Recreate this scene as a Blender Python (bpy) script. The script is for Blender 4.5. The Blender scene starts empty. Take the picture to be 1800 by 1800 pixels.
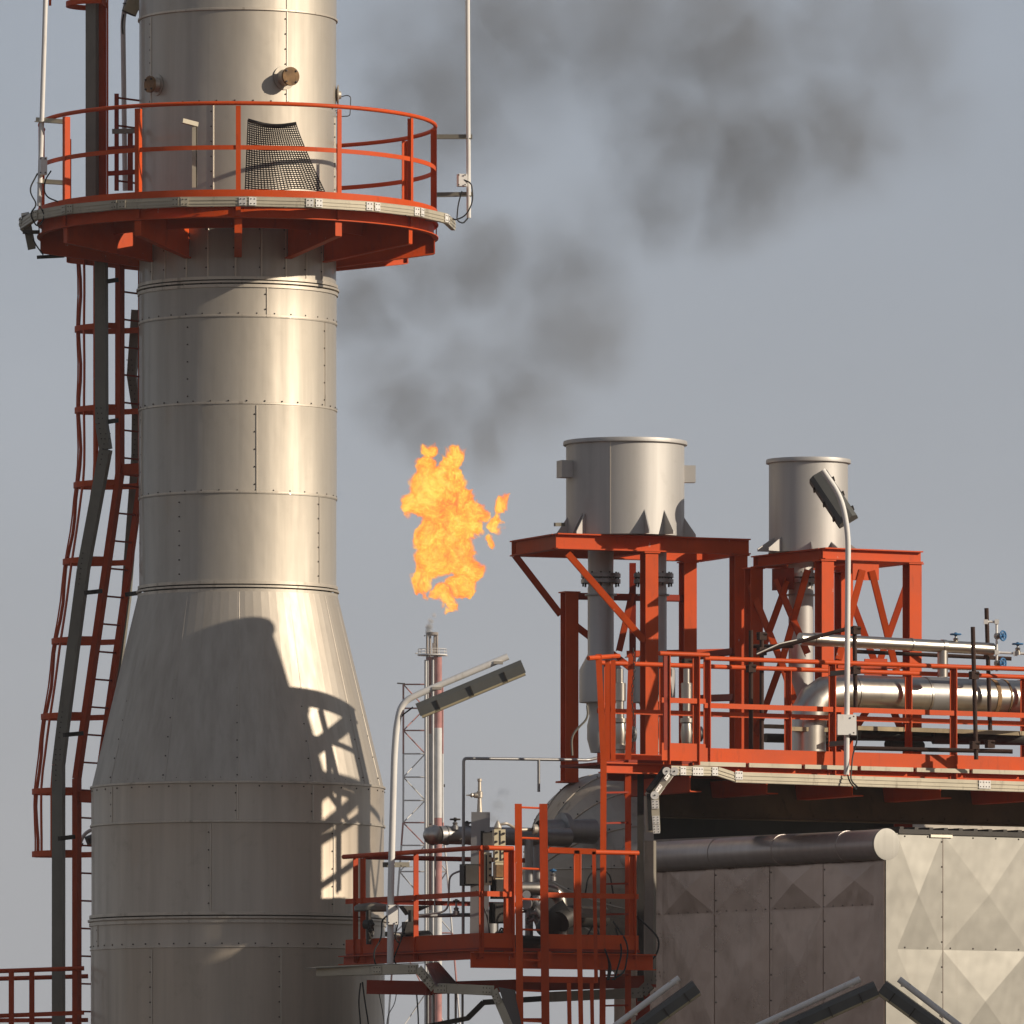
import bpy, math, random
from mathutils import Vector, Matrix
random.seed(7)
R = math.radians
S = bpy.context.scene
C = S.collection

# ------------------------------------------------------------------ camera, world, sun, exposure
K = 6.02e-5          # metres per photo pixel and metre of distance
YH, ZC = 2130, 1.7   # photo row of the horizon, eye height
cam = bpy.data.objects.new('camera', bpy.data.cameras.new('camera'))
C.objects.link(cam)
cam.location = (0, 0, ZC)
cam.rotation_euler = (R(90), 0, 0)
cam.data.sensor_width = 36
cam.data.lens = 36 / (1800 * K)
cam.data.shift_y = (YH - 900) / 1800
cam.data.clip_start = 1
cam.data.clip_end = 20000
S.camera = cam

SUN_EL, SUN_AZ = 22.5, 68.2      # azimuth measured from the camera side (-Y) towards +X
sd = Vector((math.sin(R(SUN_AZ)) * math.cos(R(SUN_EL)), -math.cos(R(SUN_AZ)) * math.cos(R(SUN_EL)), math.sin(R(SUN_EL))))
sl = bpy.data.lights.new('sun', 'SUN')
sl.energy = 4.3
sl.angle = R(0.55)
sl.color = (1.0, 0.885, 0.735)
so = bpy.data.objects.new('sun', sl)
C.objects.link(so)
so.rotation_euler = sd.to_track_quat('Z', 'Y').to_euler()

W = bpy.data.worlds.new('World')
S.world = W
W.use_nodes = True
nt = W.node_tree
nt.nodes.clear()
def wn(t, **k):
    n = nt.nodes.new(t)
    for a, b in k.items(): setattr(n, a, b)
    return n
sky = wn('ShaderNodeTexSky', sky_type='NISHITA', sun_disc=False, sun_elevation=R(SUN_EL), air_density=1.2, dust_density=2.5)
# blender: rotation 0 puts the sun on +Y, turning clockwise
sky.sun_rotation = math.atan2(sd.x, sd.y)
sc_ = wn('ShaderNodeVectorMath', operation='SCALE'); sc_.inputs['Scale'].default_value = 0.075
nt.links.new(sky.outputs[0], sc_.inputs[0])
tc = wn('ShaderNodeTexCoord')
sep = wn('ShaderNodeSeparateXYZ'); nt.links.new(tc.outputs['Generated'], sep.inputs[0])
ramp = wn('ShaderNodeValToRGB')
cr = ramp.color_ramp
cr.elements[0].position = 0.0; cr.elements[0].color = (0.385, 0.408, 0.455, 1)
cr.elements[1].position = 0.5; cr.elements[1].color = (0.15, 0.17, 0.22, 1)
for p_, c_ in ((0.05, (0.372, 0.402, 0.455, 1)), (0.12, (0.325, 0.368, 0.438, 1)), (0.2, (0.25, 0.29, 0.36, 1))):
    e = cr.elements.new(p_); e.color = c_
nt.links.new(sep.outputs['Z'], ramp.inputs[0])
cl = wn('ShaderNodeTexNoise'); cl.inputs['Scale'].default_value = 7; cl.inputs['Detail'].default_value = 4
mp = wn('ShaderNodeMapping'); mp.inputs['Scale'].default_value = (1, 1, 3.0)
nt.links.new(tc.outputs['Generated'], mp.inputs[0]); nt.links.new(mp.outputs[0], cl.inputs['Vector'])
mr = wn('ShaderNodeMapRange'); mr.inputs['From Min'].default_value = .3; mr.inputs['From Max'].default_value = .7
mr.inputs['To Min'].default_value = .93; mr.inputs['To Max'].default_value = 1.07
nt.links.new(cl.outputs[0], mr.inputs[0])
sc2 = wn('ShaderNodeVectorMath', operation='SCALE')
nt.links.new(ramp.outputs[0], sc2.inputs[0]); nt.links.new(mr.outputs[0], sc2.inputs['Scale'])
mix = wn('ShaderNodeMix', data_type='RGBA'); mix.inputs[0].default_value = 0.9
nt.links.new(sc_.outputs[0], mix.inputs['A']); nt.links.new(sc2.outputs[0], mix.inputs['B'])
bg = wn('ShaderNodeBackground'); bg.inputs[1].default_value = 1.0
nt.links.new(mix.outputs['Result'], bg.inputs[0])
wo = wn('ShaderNodeOutputWorld'); nt.links.new(bg.outputs[0], wo.inputs[0])

S.view_settings.view_transform = 'Standard'
S.view_settings.look = 'None'
S.view_settings.exposure = 0.12
S.view_settings.gamma = 1
S.cycles.max_bounces = 6
S.cycles.volume_bounces = 0
S.cycles.transparent_max_bounces = 12
S.cycles.use_denoising = True
S.cycles.volume_max_steps = 512

# ------------------------------------------------------------------ points and planes
def P(x, y, Y):
    "point seen at photo pixel x, y at distance Y"
    return Vector(((x - 900) * K * Y, Y, ZC + (YH - y) * K * Y))
def zy(y, Y): return ZC + (YH - y) * K * Y
class Plane:
    "vertical plane through pixel column x at distance Y, running at angle th to the picture plane"
    def __init__(s, x, Y, th, off=0.0):
        s.th = R(th)
        s.a = Vector((math.cos(s.th), math.sin(s.th), 0))
        n = Vector((-math.sin(s.th), math.cos(s.th), 0))
        if n.y < 0: n = -n
        s.n = n
        o = Vector(((x - 900) * K * Y, Y, 0)) + n * off
        s.o = o
    def Y(s, x):
        t = math.tan(s.th); u = (x - 900) * K
        return (s.o.y - s.o.x * t) / (1 - u * t)
    def __call__(s, x, y):
        return P(x, y, s.Y(x))
    def z(s, x, Z):
        Y = s.Y(x)
        return Vector(((x - 900) * K * Y, Y, Z))

# ------------------------------------------------------------------ mesh builder
class MB:
    def __init__(s): s.v = []; s.f = []
    def add(s, vs, fs):
        n = len(s.v); s.v += [Vector(v) for v in vs]
        s.f += [tuple(i + n for i in f) for f in fs]
        return s
    def hexa(s, b, t):
        return s.add(list(b) + list(t), [(3, 2, 1, 0), (4, 5, 6, 7), (0, 1, 5, 4), (1, 2, 6, 5), (2, 3, 7, 6), (3, 0, 4, 7)])
    def box(s, c, sx, sy, sz, rz=0.0):
        "box centred on c"
        m = Matrix.Rotation(rz, 3, 'Z'); c = Vector(c)
        q = [(-1, -1), (1, -1), (1, 1), (-1, 1)]
        return s.hexa([c + m @ Vector((a * sx / 2, b * sy / 2, -sz / 2)) for a, b in q], [c + m @ Vector((a * sx / 2, b * sy / 2, sz / 2)) for a, b in q])
    def frame(s, p, q, up=(0, 0, 1)):
        d = (q - p).normalized(); up = Vector(up)
        if abs(d.dot(up)) > .98: up = Vector((0, 1, 0)) if abs(d.y) < .9 else Vector((1, 0, 0))
        r = d.cross(up).normalized(); u = r.cross(d).normalized()
        return d, r, u
    def bar(s, p, q, w, h, up=(0, 0, 1), ox=0.0, oy=0.0):
        "rectangular bar p-q, w wide across, h tall along up"
        p = Vector(p); q = Vector(q)
        d, r, u = s.frame(p, q, up)
        p = p + r * ox + u * oy; q = q + r * ox + u * oy
        k = [(-1, -1), (1, -1), (1, 1), (-1, 1)]
        return s.hexa([p + r * (a * w / 2) + u * (b * h / 2) for a, b in k], [q + r * (a * w / 2) + u * (b * h / 2) for a, b in k])
    def ibeam(s, p, q, w, h, t=.014, up=(0, 0, 1)):
        s.bar(p, q, t, h - 2 * t, up)
        s.bar(p, q, w, t, up, 0, h / 2 - t / 2); s.bar(p, q, w, t, up, 0, -h / 2 + t / 2)
        return s
    def channel(s, p, q, w, h, side=1, t=.012, up=(0, 0, 1)):
        s.bar(p, q, t, h - 2 * t, up, -side * (w / 2 - t / 2))
        s.bar(p, q, w, t, up, 0, h / 2 - t / 2); s.bar(p, q, w, t, up, 0, -h / 2 + t / 2)
        return s
    def angle(s, p, q, w, h, side=1, t=.01, up=(0, 0, 1)):
        s.bar(p, q, t, h, up, -side * (w / 2 - t / 2)); s.bar(p, q, w, t, up, 0, -h / 2 + t / 2)
        return s
    def tube(s, pts, r, seg=12, closed=False):
        pts = [Vector(p) for p in pts]; n = len(pts)
        rs = r if isinstance(r, (list, tuple)) else [r] * n
        ring0 = len(s.v); pr = None
        for i, p in enumerate(pts):
            if closed: d = (pts[(i + 1) % n] - pts[i - 1]).normalized()
            elif i == 0: d = (pts[1] - p).normalized()
            elif i == n - 1: d = (p - pts[i - 1]).normalized()
            else: d = ((p - pts[i - 1]).normalized() + (pts[i + 1] - p).normalized()).normalized()
            if pr is None:
                a = Vector((0, 0, 1)) if abs(d.z) < .9 else Vector((1, 0, 0))
                pr = d.cross(a).normalized()
            pr = (pr - d * pr.dot(d)).normalized(); b = d.cross(pr)
            for k in range(seg):
                t = 2 * math.pi * k / seg
                s.v.append(p + (pr * math.cos(t) + b * math.sin(t)) * rs[i])
        m = n if closed else n - 1
        for i in range(m):
            for k in range(seg):
                a = ring0 + i * seg + k; b_ = ring0 + i * seg + (k + 1) % seg
                j = (i + 1) % n
                c = ring0 + j * seg + (k + 1) % seg; d_ = ring0 + j * seg + k
                s.f.append((a, b_, c, d_))
        if not closed:
            s.f.append(tuple(ring0 + k for k in reversed(range(seg))))
            s.f.append(tuple(ring0 + (n - 1) * seg + k for k in range(seg)))
        return s
    def lathe(s, c, prof, seg=96, closed=False, a0=0.0, jit=0.0):
        "surface of revolution about the vertical through c"
        n0 = len(s.v); n = len(prof)
        for (r, z) in prof:
            for k in range(seg):
                t = a0 + 2 * math.pi * k / seg
                s.v.append(Vector((c[0] + r * math.sin(t), c[1] - r * math.cos(t), z)))
        for i in range(n if closed else n - 1):
            j = (i + 1) % n
            for k in range(seg):
                k2 = (k + 1) % seg
                s.f.append((n0 + i * seg + k, n0 + i * seg + k2, n0 + j * seg + k2, n0 + j * seg + k))
        return s
    def lathe_axis(s, o, ax, prof, seg=48):
        "prof = (distance along the axis, radius)"
        d, r, u = s.frame(o, o + ax)
        n0 = len(s.v); n = len(prof)
        for (z, rr) in prof:
            for k in range(seg):
                t = 2 * math.pi * k / seg
                s.v.append(o + d * z + (r * math.cos(t) + u * math.sin(t)) * max(rr, 1e-4))
        for i in range(n - 1):
            for k in range(seg):
                k2 = (k + 1) % seg
                s.f.append((n0 + i * seg + k2, n0 + i * seg + k, n0 + (i + 1) * seg + k, n0 + (i + 1) * seg + k2))
        return s
    def arcbar(s, c, r, z, w, h, a0, a1, n=40):
        "curved flat bar: radius r, w thick radially, h tall, centred at height z, azimuth a0..a1 degrees from the camera side"
        n0 = len(s.v)
        for i in range(n + 1):
            t = R(a0 + (a1 - a0) * i / n); sx, sy = math.sin(t), -math.cos(t)
            for rr, zz in ((r - w / 2, z - h / 2), (r + w / 2, z - h / 2), (r + w / 2, z + h / 2), (r - w / 2, z + h / 2)):
                s.v.append(Vector((c[0] + rr * sx, c[1] + rr * sy, zz)))
        for i in range(n):
            for k in range(4):
                s.f.append((n0 + i * 4 + k, n0 + i * 4 + (k + 1) % 4, n0 + i * 4 + 4 + (k + 1) % 4, n0 + i * 4 + 4 + k))
        s.f.append((n0 + 3, n0 + 2, n0 + 1, n0)); e = n0 + n * 4; s.f.append((e, e + 1, e + 2, e + 3))
        return s
    def prism(s, poly, th):
        "polygon extruded by the vector th"
        n0 = len(s.v); n = len(poly)
        s.v += [Vector(p) for p in poly] + [Vector(p) + th for p in poly]
        s.f.append(tuple(n0 + i for i in range(n))); s.f.append(tuple(n0 + n + i for i in reversed(range(n))))
        for i in range(n):
            j = (i + 1) % n; s.f.append((n0 + j, n0 + i, n0 + n + i, n0 + n + j))
        return s
    def ball(s, c, r, seg=16, rings=10, sz=1.0):
        prof = [(max(r * math.sin(math.pi * i / rings), 1e-4), c[2] + sz * r * math.cos(math.pi * i / rings)) for i in range(rings, -1, -1)]
        return s.lathe(c, prof, seg)
    def merge(s, o): return s.add(o.v, o.f)

def polar(c, r, az, z):
    t = R(az); return Vector((c[0] + r * math.sin(t), c[1] - r * math.cos(t), z))

def root_of(o):
    while o.parent: o = o.parent
    return o
def mesh_obj(name, mb, mat, loc, smooth=38):
    me = bpy.data.meshes.new(name)
    me.from_pydata([tuple(v - loc) for v in mb.v], [], mb.f)
    me.validate(); me.update()
    import bmesh
    bm = bmesh.new(); bm.from_mesh(me); bmesh.ops.recalc_face_normals(bm, faces=bm.faces); bm.to_mesh(me); bm.free()
    if smooth:
        me.shade_smooth(); me.set_sharp_from_angle(angle=R(smooth))
    me.materials.append(mat)
    o = bpy.data.objects.new(name, me); C.objects.link(o)
    return o
def part(name, mb, mat, parent, smooth=38, label=None, kind=None):
    loc = root_of(parent).location
    o = mesh_obj(name, mb, mat, loc, smooth)
    o.parent = parent
    if label: o['label'] = label
    if kind: o['kind'] = kind
    return o
def thing(name, label, cat, loc, group=None):
    o = bpy.data.objects.new(name, None); C.objects.link(o); o.location = loc
    o.empty_display_size = .3
    o['label'] = label; o['category'] = cat
    if group: o['group'] = group
    return o
def single(name, mb, mat, label, cat, group=None, smooth=38, kind=None):
    lo = Vector((sum(v.x for v in mb.v) / len(mb.v), sum(v.y for v in mb.v) / len(mb.v), min(v.z for v in mb.v)))
    o = mesh_obj(name, mb, mat, lo, smooth); o.location = lo
    if label: o['label'] = label
    if cat: o['category'] = cat
    if group: o['group'] = group
    if kind: o['kind'] = kind
    return o
def bend(pts, r=.1, n=5):
    "round the corners of a polyline"
    out = [Vector(pts[0])]
    for i in range(1, len(pts) - 1):
        p, a, b = Vector(pts[i]), Vector(pts[i - 1]), Vector(pts[i + 1])
        d1 = (a - p); d2 = (b - p); k = min(r, d1.length * .49, d2.length * .49)
        s_, e_ = p + d1.normalized() * k, p + d2.normalized() * k
        for j in range(n + 1):
            t = j / n; out.append((1 - t) ** 2 * s_ + 2 * t * (1 - t) * p + t * t * e_)
    out.append(Vector(pts[-1])); return out

# ------------------------------------------------------------------ materials
def mat_new(name):
    m = bpy.data.materials.new(name); m.use_nodes = True
    n = m.node_tree.nodes; l = m.node_tree.links
    b = n['Principled BSDF']
    return m, n, l, b
def mk(n, t, **k):
    o = n.new(t)
    for a, b in k.items():
        if a in o.inputs: o.inputs[a].default_value = b
        else: setattr(o, a, b)
    return o
def noise(n, l, co, scale, stretch=(1, 1, 1), detail=5, rough=.55):
    m = mk(n, 'ShaderNodeMapping'); m.inputs['Scale'].default_value = stretch
    l.new(co, m.inputs[0])
    t = mk(n, 'ShaderNodeTexNoise', Scale=scale, Detail=detail, Roughness=rough)
    l.new(m.outputs[0], t.inputs['Vector']); return t.outputs[0]
def rng(n, l, v, a, b, c, d):
    m = mk(n, 'ShaderNodeMapRange'); m.inputs[1].default_value = a; m.inputs[2].default_value = b
    m.inputs[3].default_value = c; m.inputs[4].default_value = d
    l.new(v, m.inputs[0]); return m.outputs[0]
def mixc(n, l, f, a, b, mode='MIX'):
    m = mk(n, 'ShaderNodeMix', data_type='RGBA', blend_type=mode)
    for s_, v in ((0, f), ('A', a), ('B', b)):
        i = m.inputs[s_]
        if isinstance(v, (int, float)): i.default_value = v
        elif isinstance(v, tuple): i.default_value = (*v, 1) if len(v) == 3 else v
        else: l.new(v, i)
    return m.outputs['Result']
def bump(n, l, b, v, strength, dist):
    k = mk(n, 'ShaderNodeBump', Strength=strength, Distance=dist)
    l.new(v, k.inputs['Height']); l.new(k.outputs[0], b.inputs['Normal'])

def steel(name, col, rough=.36, metal=1.0, stain=(.10, .075, .05), stain_amt=.35, streak=(6, 6, .35), coat=.0, wave=.012, col2=None):
    m, n, l, b = mat_new(name)
    co = mk(n, 'ShaderNodeTexCoord').outputs['Object']
    s1 = noise(n, l, co, 1.0, streak, 6, .6)
    s2 = noise(n, l, co, 3.5, (1, 1, 1), 6, .65)
    s3 = noise(n, l, co, 1.2, (12, 12, .25), 3, .5)
    base = mixc(n, l, rng(n, l, s1, .35, .68, 0, 1), col, col2 or tuple(c * .88 for c in col))
    base = mixc(n, l, rng(n, l, s2, .58, .75, 0, stain_amt), base, stain)
    base = mixc(n, l, rng(n, l, s3, .6, .75, 0, stain_amt * .8), base, stain)
    l.new(base, b.inputs['Base Color'])
    b.inputs['Metallic'].default_value = metal
    l.new(rng(n, l, s1, .3, .7, rough - .03, rough + .05), b.inputs['Roughness'])
    if coat:
        b.inputs['Coat Weight'].default_value = coat; b.inputs['Coat Roughness'].default_value = .045
    w = noise(n, l, co, .9, (1.6, 1.6, .9), 3, .5)
    bump(n, l, b, w, .55, wave)
    return m
def paint(name, col, rough=.5, fade=.18, chip=None, chip_amt=.0, scale=2.0, dirt=(.05, .03, .02), dirt_amt=.3, metal=0.0):
    m, n, l, b = mat_new(name)
    co = mk(n, 'ShaderNodeTexCoord').outputs['Object']
    a = noise(n, l, co, scale, (1, 1, 1), 5, .6)
    base = mixc(n, l, rng(n, l, a, .3, .7, 0, 1), tuple(c * (1 - fade) for c in col), tuple(min(1, c * (1 + fade)) for c in col))
    d = noise(n, l, co, scale * 3, (2, 2, .5), 7, .65)
    base = mixc(n, l, rng(n, l, d, .56, .74, 0, dirt_amt), base, dirt)
    if chip:
        c2 = noise(n, l, co, 14, (1, 1, .45), 4, .7)
        base = mixc(n, l, rng(n, l, c2, .70, .72, 0, chip_amt), base, chip)
    l.new(base, b.inputs['Base Color'])
    l.new(rng(n, l, a, .3, .7, rough - .06, rough + .1), b.inputs['Roughness'])
    b.inputs['Metallic'].default_value = metal
    b.inputs['Specular IOR Level'].default_value = .22
    bump(n, l, b, d, .25, .004)
    return m

M_STACK = steel('stack_cladding', (.485, .435, .362), .60, metal=.76, coat=.34, stain_amt=.10, wave=.03)
M_CONE = steel('cone_cladding', (.48, .425, .352), .56, metal=.75, stain_amt=.10, wave=.012, streak=(9, 9, .2))
M_LOW = steel('lower_cladding', (.54, .46, .365), .55, metal=.78, coat=.2, stain_amt=.16, wave=.02)
M_TRIM = steel('cladding_trim', (.62, .55, .45), .5, metal=.7, stain_amt=.5, stain=(.09, .05, .025))
M_DRUM = steel('drum_steel', (.50, .475, .44), .55, metal=.5, stain_amt=.12, wave=.004)
M_PIPE = steel('insulated_pipe', (.52, .48, .42), .34, stain_amt=.35, wave=.01)
M_PIPE2 = steel('grey_pipe', (.33, .32, .31), .45, metal=.7, stain_amt=.3, wave=.004)
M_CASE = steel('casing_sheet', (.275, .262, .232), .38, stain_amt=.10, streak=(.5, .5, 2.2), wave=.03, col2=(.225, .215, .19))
M_CASE2 = steel('casing_sheet_shade_tint', (.34, .255, .212), .24, stain_amt=.3, streak=(.6, .6, 1), wave=.04)  # same sheets as the sunlit face, tinted browner for the shaded side
M_VESSEL = steel('vessel_cladding', (.46, .41, .34), .5, metal=.45, stain_amt=.5, stain=(.10, .065, .035), streak=(2, 2, 2))
M_ORANGE = paint('orange_paint', (.56, .068, .006), .55, .12, chip=(.50, .44, .38), chip_amt=.6)
M_ORANGE2 = paint('old_orange_paint', (.45, .050, .005), .58, .16, chip=(.5, .45, .4), chip_amt=.25)
M_TRAY = paint('beige_tray', (.46, .41, .31), .42, .12, dirt=(.12, .09, .06), dirt_amt=.55, metal=.15)
M_TRAYG = paint('grey_tray', (.20, .185, .15), .5, .15, dirt=(.05, .04, .03), metal=.1)
M_WHITE = paint('white_paint', (.74, .71, .66), .4, .06, dirt=(.35, .28, .2), dirt_amt=.35)
M_BLACK = paint('black_rubber', (.02, .02, .02), .5, .2, dirt=(.06, .05, .04))
M_DARK = paint('dark_steel', (.055, .05, .045), .5, .3, dirt=(.1, .06, .03), metal=.4)
M_HOUSE = paint('lamp_housing', (.10, .10, .093), .5, .15, dirt=(.13, .11, .08))
M_LENS = paint('lamp_lens', (.46, .40, .26), .3, .1, dirt=(.2, .15, .08))
M_RUST = paint('rusty_tube', (.05, .026, .018), .75, .3, dirt=(.03, .02, .015), dirt_amt=.6)
M_RUSTF = paint('rusty_flange', (.22, .13, .06), .7, .4, dirt=(.07, .03, .015), dirt_amt=.8, scale=8)
M_WOOD = paint('plank_wood', (.36, .29, .18), .8, .25, dirt=(.09, .07, .04), scale=4)
M_BLUE = paint('blue_handwheel', (.05, .16, .32), .45, .1)
M_BRASS = paint('cream_casting', (.56, .49, .33), .45, .15, dirt=(.15, .1, .04), metal=.2)
M_PINK = paint('hazed_red_paint', (.42, .19, .17), .6, .25, dirt=(.4, .3, .28))  # red paled towards pink, so the colour carries the distance haze
M_FWHITE = paint('flare_white_paint', (.62, .60, .57), .5, .1, dirt=(.25, .2, .17))
M_BOLT = paint('bolt_head', (.06, .05, .045), .5, .2, metal=.6)
M_DKRED = paint('red_primer', (.26, .022, .004), .55, .15)

# ------------------------------------------------------------------ ground
def ground_mat():
    m, n, l, b = mat_new('ground_sand')
    co = mk(n, 'ShaderNodeTexCoord').outputs['Object']
    a = noise(n, l, co, .02, (1, 1, 1), 8, .6); d = noise(n, l, co, 1.5, (1, 1, 1), 6, .7)
    base = mixc(n, l, rng(n, l, a, .35, .65, 0, 1), (.055, .044, .034), (.085, .068, .052))
    base = mixc(n, l, rng(n, l, d, .4, .7, 0, .5), base, (.045, .036, .028))
    l.new(base, b.inputs['Base Color']); b.inputs['Roughness'].default_value = .9
    bump(n, l, b, d, .4, .05); return m
g = MB(); g.add([(-1600, -1150, 0), (1600, -1150, 0), (1600, 3050, 0), (-1600, 3050, 0)], [(0, 1, 2, 3)])
hz = MB(); hz.box((0, 950, 64), 3300, 4300, 130)
hm, n, l, b_ = mat_new('haze_air'); n.remove(b_)
pv = mk(n, 'ShaderNodeVolumePrincipled'); pv.inputs['Color'].default_value = (.86, .87, .88, 1); pv.inputs['Density'].default_value = .00022
l.new(pv.outputs[0], n['Material Output'].inputs['Volume'])
ho = mesh_obj('haze', hz, hm, Vector((0, 0, 0)), 0); ho['kind'] = 'stuff'
# unseen brown ridge, added behind the camera to warm the metal's reflections
hl = MB(); NA, rad = 90, (430, 520, 610, 700, 820, 1000)
for i in range(NA + 1):
    a = -112 + 224 * i / NA
    top = 78 + 16 * math.sin(a * .11) + 10 * math.sin(a * .31 + 1) + 7 * math.sin(a * .83 + 2)
    top *= min(1, (112 - abs(a)) / 14)
    for j, r_ in enumerate(rad):
        h = (-1, .32, .72, 1.0, .6, -.02)[j] * top + (0 if j in (0, 5) else 5 * math.sin(a * 1.7 + j * 2))
        hl.v.append(Vector((math.sin(R(a)) * r_, -math.cos(R(a)) * r_, max(h, -1))))
for i in range(NA):
    for j in range(5): hl.f.append((i * 6 + j, i * 6 + j + 1, i * 6 + 7 + j, i * 6 + 6 + j))
def added_hill_mat():
    m, n, l, b = mat_new('added_hill_rock'); co = mk(n, 'ShaderNodeTexCoord').outputs['Object']
    a = noise(n, l, co, .03, (1, 1, 2), 8, .65)
    l.new(mixc(n, l, rng(n, l, a, .35, .65, 0, 1), (.42, .28, .18), (.28, .185, .12)), b.inputs['Base Color']); b.inputs['Roughness'].default_value = .95
    bump(n, l, b, a, .8, 6); return m
hlo = mesh_obj('added_hills', hl, added_hill_mat(), Vector((0, 0, 0)), 60); hlo['kind'] = 'structure'
go = mesh_obj('ground', g, ground_mat(), Vector((0, 0, 0)), 0); go['kind'] = 'structure'

# ================================================================== EXHAUST STACK
YT = 109.0
PX = K * YT
CT = Vector(((418 - 900) * PX, YT, 0))
RU, RL = 173 * PX, 257 * PX
def zs(y, r): return zy(y, YT - r)
def az_of(x, r): return math.degrees(math.asin(max(-1, min(1, (x - 418) * PX / r))))
stack = thing('exhaust_stack', 'tall round exhaust stack in riveted metal cladding with a flared cone', 'exhaust stack', (CT.x, CT.y, 0))
def rivets(mb, r, az, z, s=.0095):
    c = polar(CT, r, az, z); out = (polar(CT, r + 1, az, z) - c).normalized()
    mb.lathe_axis(c - out * .002, out, [(0, s), (.006, s * .9), (.009, s * .45), (.0095, 0)], 7)
def band_rivets(mb, r, z, n=30, off=0.0):
    for k in range(n): rivets(mb, r, off + 360 * k / n, z)
def seam(mb, rv, x, y0, y1, R0, R1=None, n=5, strip=True):
    "vertical lap seam with its rivets, from photo row y0 to y1"
    R1 = R1 or R0; a = az_of(x, (R0 + R1) / 2) if R0 == R1 else az_of(x, R0)
    z0, z1 = zs(y0, R0), zs(y1, R1)
    if strip:
        hw = math.degrees(.012 / R0)
        v = []
        for (zz, rr) in ((z0, R0), (z1, R1)):
            for da in (-hw, hw):
                v.append(polar(CT, rr + .0015, a + da, zz)); v.append(polar(CT, rr + .009, a + da * .6, zz))
        sb_ = MB(); sb_.add(v, [(1, 3, 7, 5), (0, 1, 5, 4), (3, 2, 6, 7), (0, 2, 3, 1), (4, 5, 7, 6)]); part('vertical_seam', sb_, M_TRIM, stack, 20)
    for i in range(n):
        t = (i + .5) / n
        rivets(rv, R0 + (R1 - R0) * t + .004, a - math.degrees(.022 / R0), z0 + (z1 - z0) * t)
def ringband(mb, R_, z, h, t, seg=160):
    mb.lathe(CT, [(R_ + .0005, z - h / 2), (R_ + t, z - h / 2 + t * .3), (R_ + t, z + h / 2 - t * .3), (R_ + .0005, z + h / 2)], seg)
# shell courses, each lapping the one below
rows = [-60, 17, 180, 335, 470]
def course(y_top, y_bot, dr):
    z1, z0 = zs(y_top, RU), zs(y_bot, RU)
    m = MB(); m.lathe(CT, [(RU + dr, z0 - .004), (RU + dr + .003, z0), (RU + dr, z0 + .012), (RU + dr, z1)], 192)
    return m
cs = [(-700, 17, .004), (17, 182, .0), (182, 345, .004), (345, 488, .0), (503, 557, .006), (557, 711, .002), (711, 867, .006), (867, 1022, .002)]
for a_, b_, d_ in cs: part('cladding_course', course(a_, b_, d_), M_STACK, stack, 45)
strips, rv = MB(), MB()
for x in (271, 295, 333, 371, 419, 464, 506, 541, 568): seam(strips, rv, x, 385, 486, RU, n=3)
seam(strips, rv, 508, 17, 176, RU, n=6); seam(strips, rv, 380, 182, 340, RU + .004, n=6); seam(strips, rv, 589, 190, 330, RU + .004, n=6)
seam(strips, rv, 269, 20, 180, RU, n=7)
seam(strips, rv, 508, -250, 15, RU + .004, n=5)
seam(strips, rv, 474, 503, 556, RU + .006, n=2); seam(strips, rv, 573, 558, 710, RU + .002, n=5); seam(strips, rv, 338, 558, 710, RU + .002, n=5, strip=False)
seam(strips, rv, 456, 712, 866, RU + .006, n=5); seam(strips, rv, 251, 712, 866, RU + .006, n=5)
seam(strips, rv, 563, 868, 1020, RU + .002, n=6); seam(strips, rv, 323, 868, 1020, RU + .002, n=6, strip=False)
for y in (550, 704, 861): band_rivets(rv, RU + .006, zs(y, RU), 34, y * .1)
band_rivets(rv, RU + .004, zs(176, RU), 34); band_rivets(rv, RU + .002, zs(497, RU), 30, 4)
b = MB(); ringband(b, RU + .004, zs(15, RU), .03, .014); part('seam_band', b, M_TRIM, stack)
for yy in (557, 711, 867):
    b = MB(); ringband(b, RU + .005, zs(yy - 3, RU), .026, .008); part('seam_band', b, M_TRIM, stack)
def flange(y, Rr, name='flange_ring', t=.035):
    b = MB()
    zc = zs(y, Rr)
    for dz, tt, h in ((.045, t * .55, .035), (.0, t, .022), (-.045, t * .6, .035)):
        b.lathe(CT, [(Rr - .01, zc + dz - h / 2), (Rr + tt, zc + dz - h / 2), (Rr + tt, zc + dz + h / 2), (Rr - .01, zc + dz + h / 2)], 160)
    part(name, b, M_TRIM, stack)
flange(495, RU); flange(1030, RU)
# cone : brake-formed facets
zc1, zc0 = zs(1040, RU), zs(1374, RL)
b = MB(); nseg = 80
b.lathe(CT, [(RL, zc0), (RU + .02, zc1 + .01)], nseg, a0=R(1.2)); part('reducer_cone', b, M_CONE, stack, 0)
for x0, x1, n in ((335, 297, 10), (425, 425, 11), (512, 555, 11), (573, 640, 10), (268, 190, 10), (590, 668, 9)):
    a = math.degrees(math.asin((x0 - 418) / 176.)) ; v = []
    hw = .010
    for rr, zz in ((RU + .018, zc1), (RL, zc0)):
        for s_ in (-1, 1):
            da = math.degrees(s_ * hw / rr)
            v.append(polar(CT, rr + .001, a + da, zz)); v.append(polar(CT, rr + .0045, a + da * .5, zz))
    st = MB(); st.add(v, [(1, 3, 7, 5), (0, 1, 5, 4), (3, 2, 6, 7)])
    part('cone_seam', st, M_CONE, stack, 0)
    for i in range(n):
        t = (i + .6) / n; rr = RU + (RL - RU) * t
        rivets(rv, rr + .004, a - math.degrees(.025 / rr), zc1 + (zc0 - zc1) * t)
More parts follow.
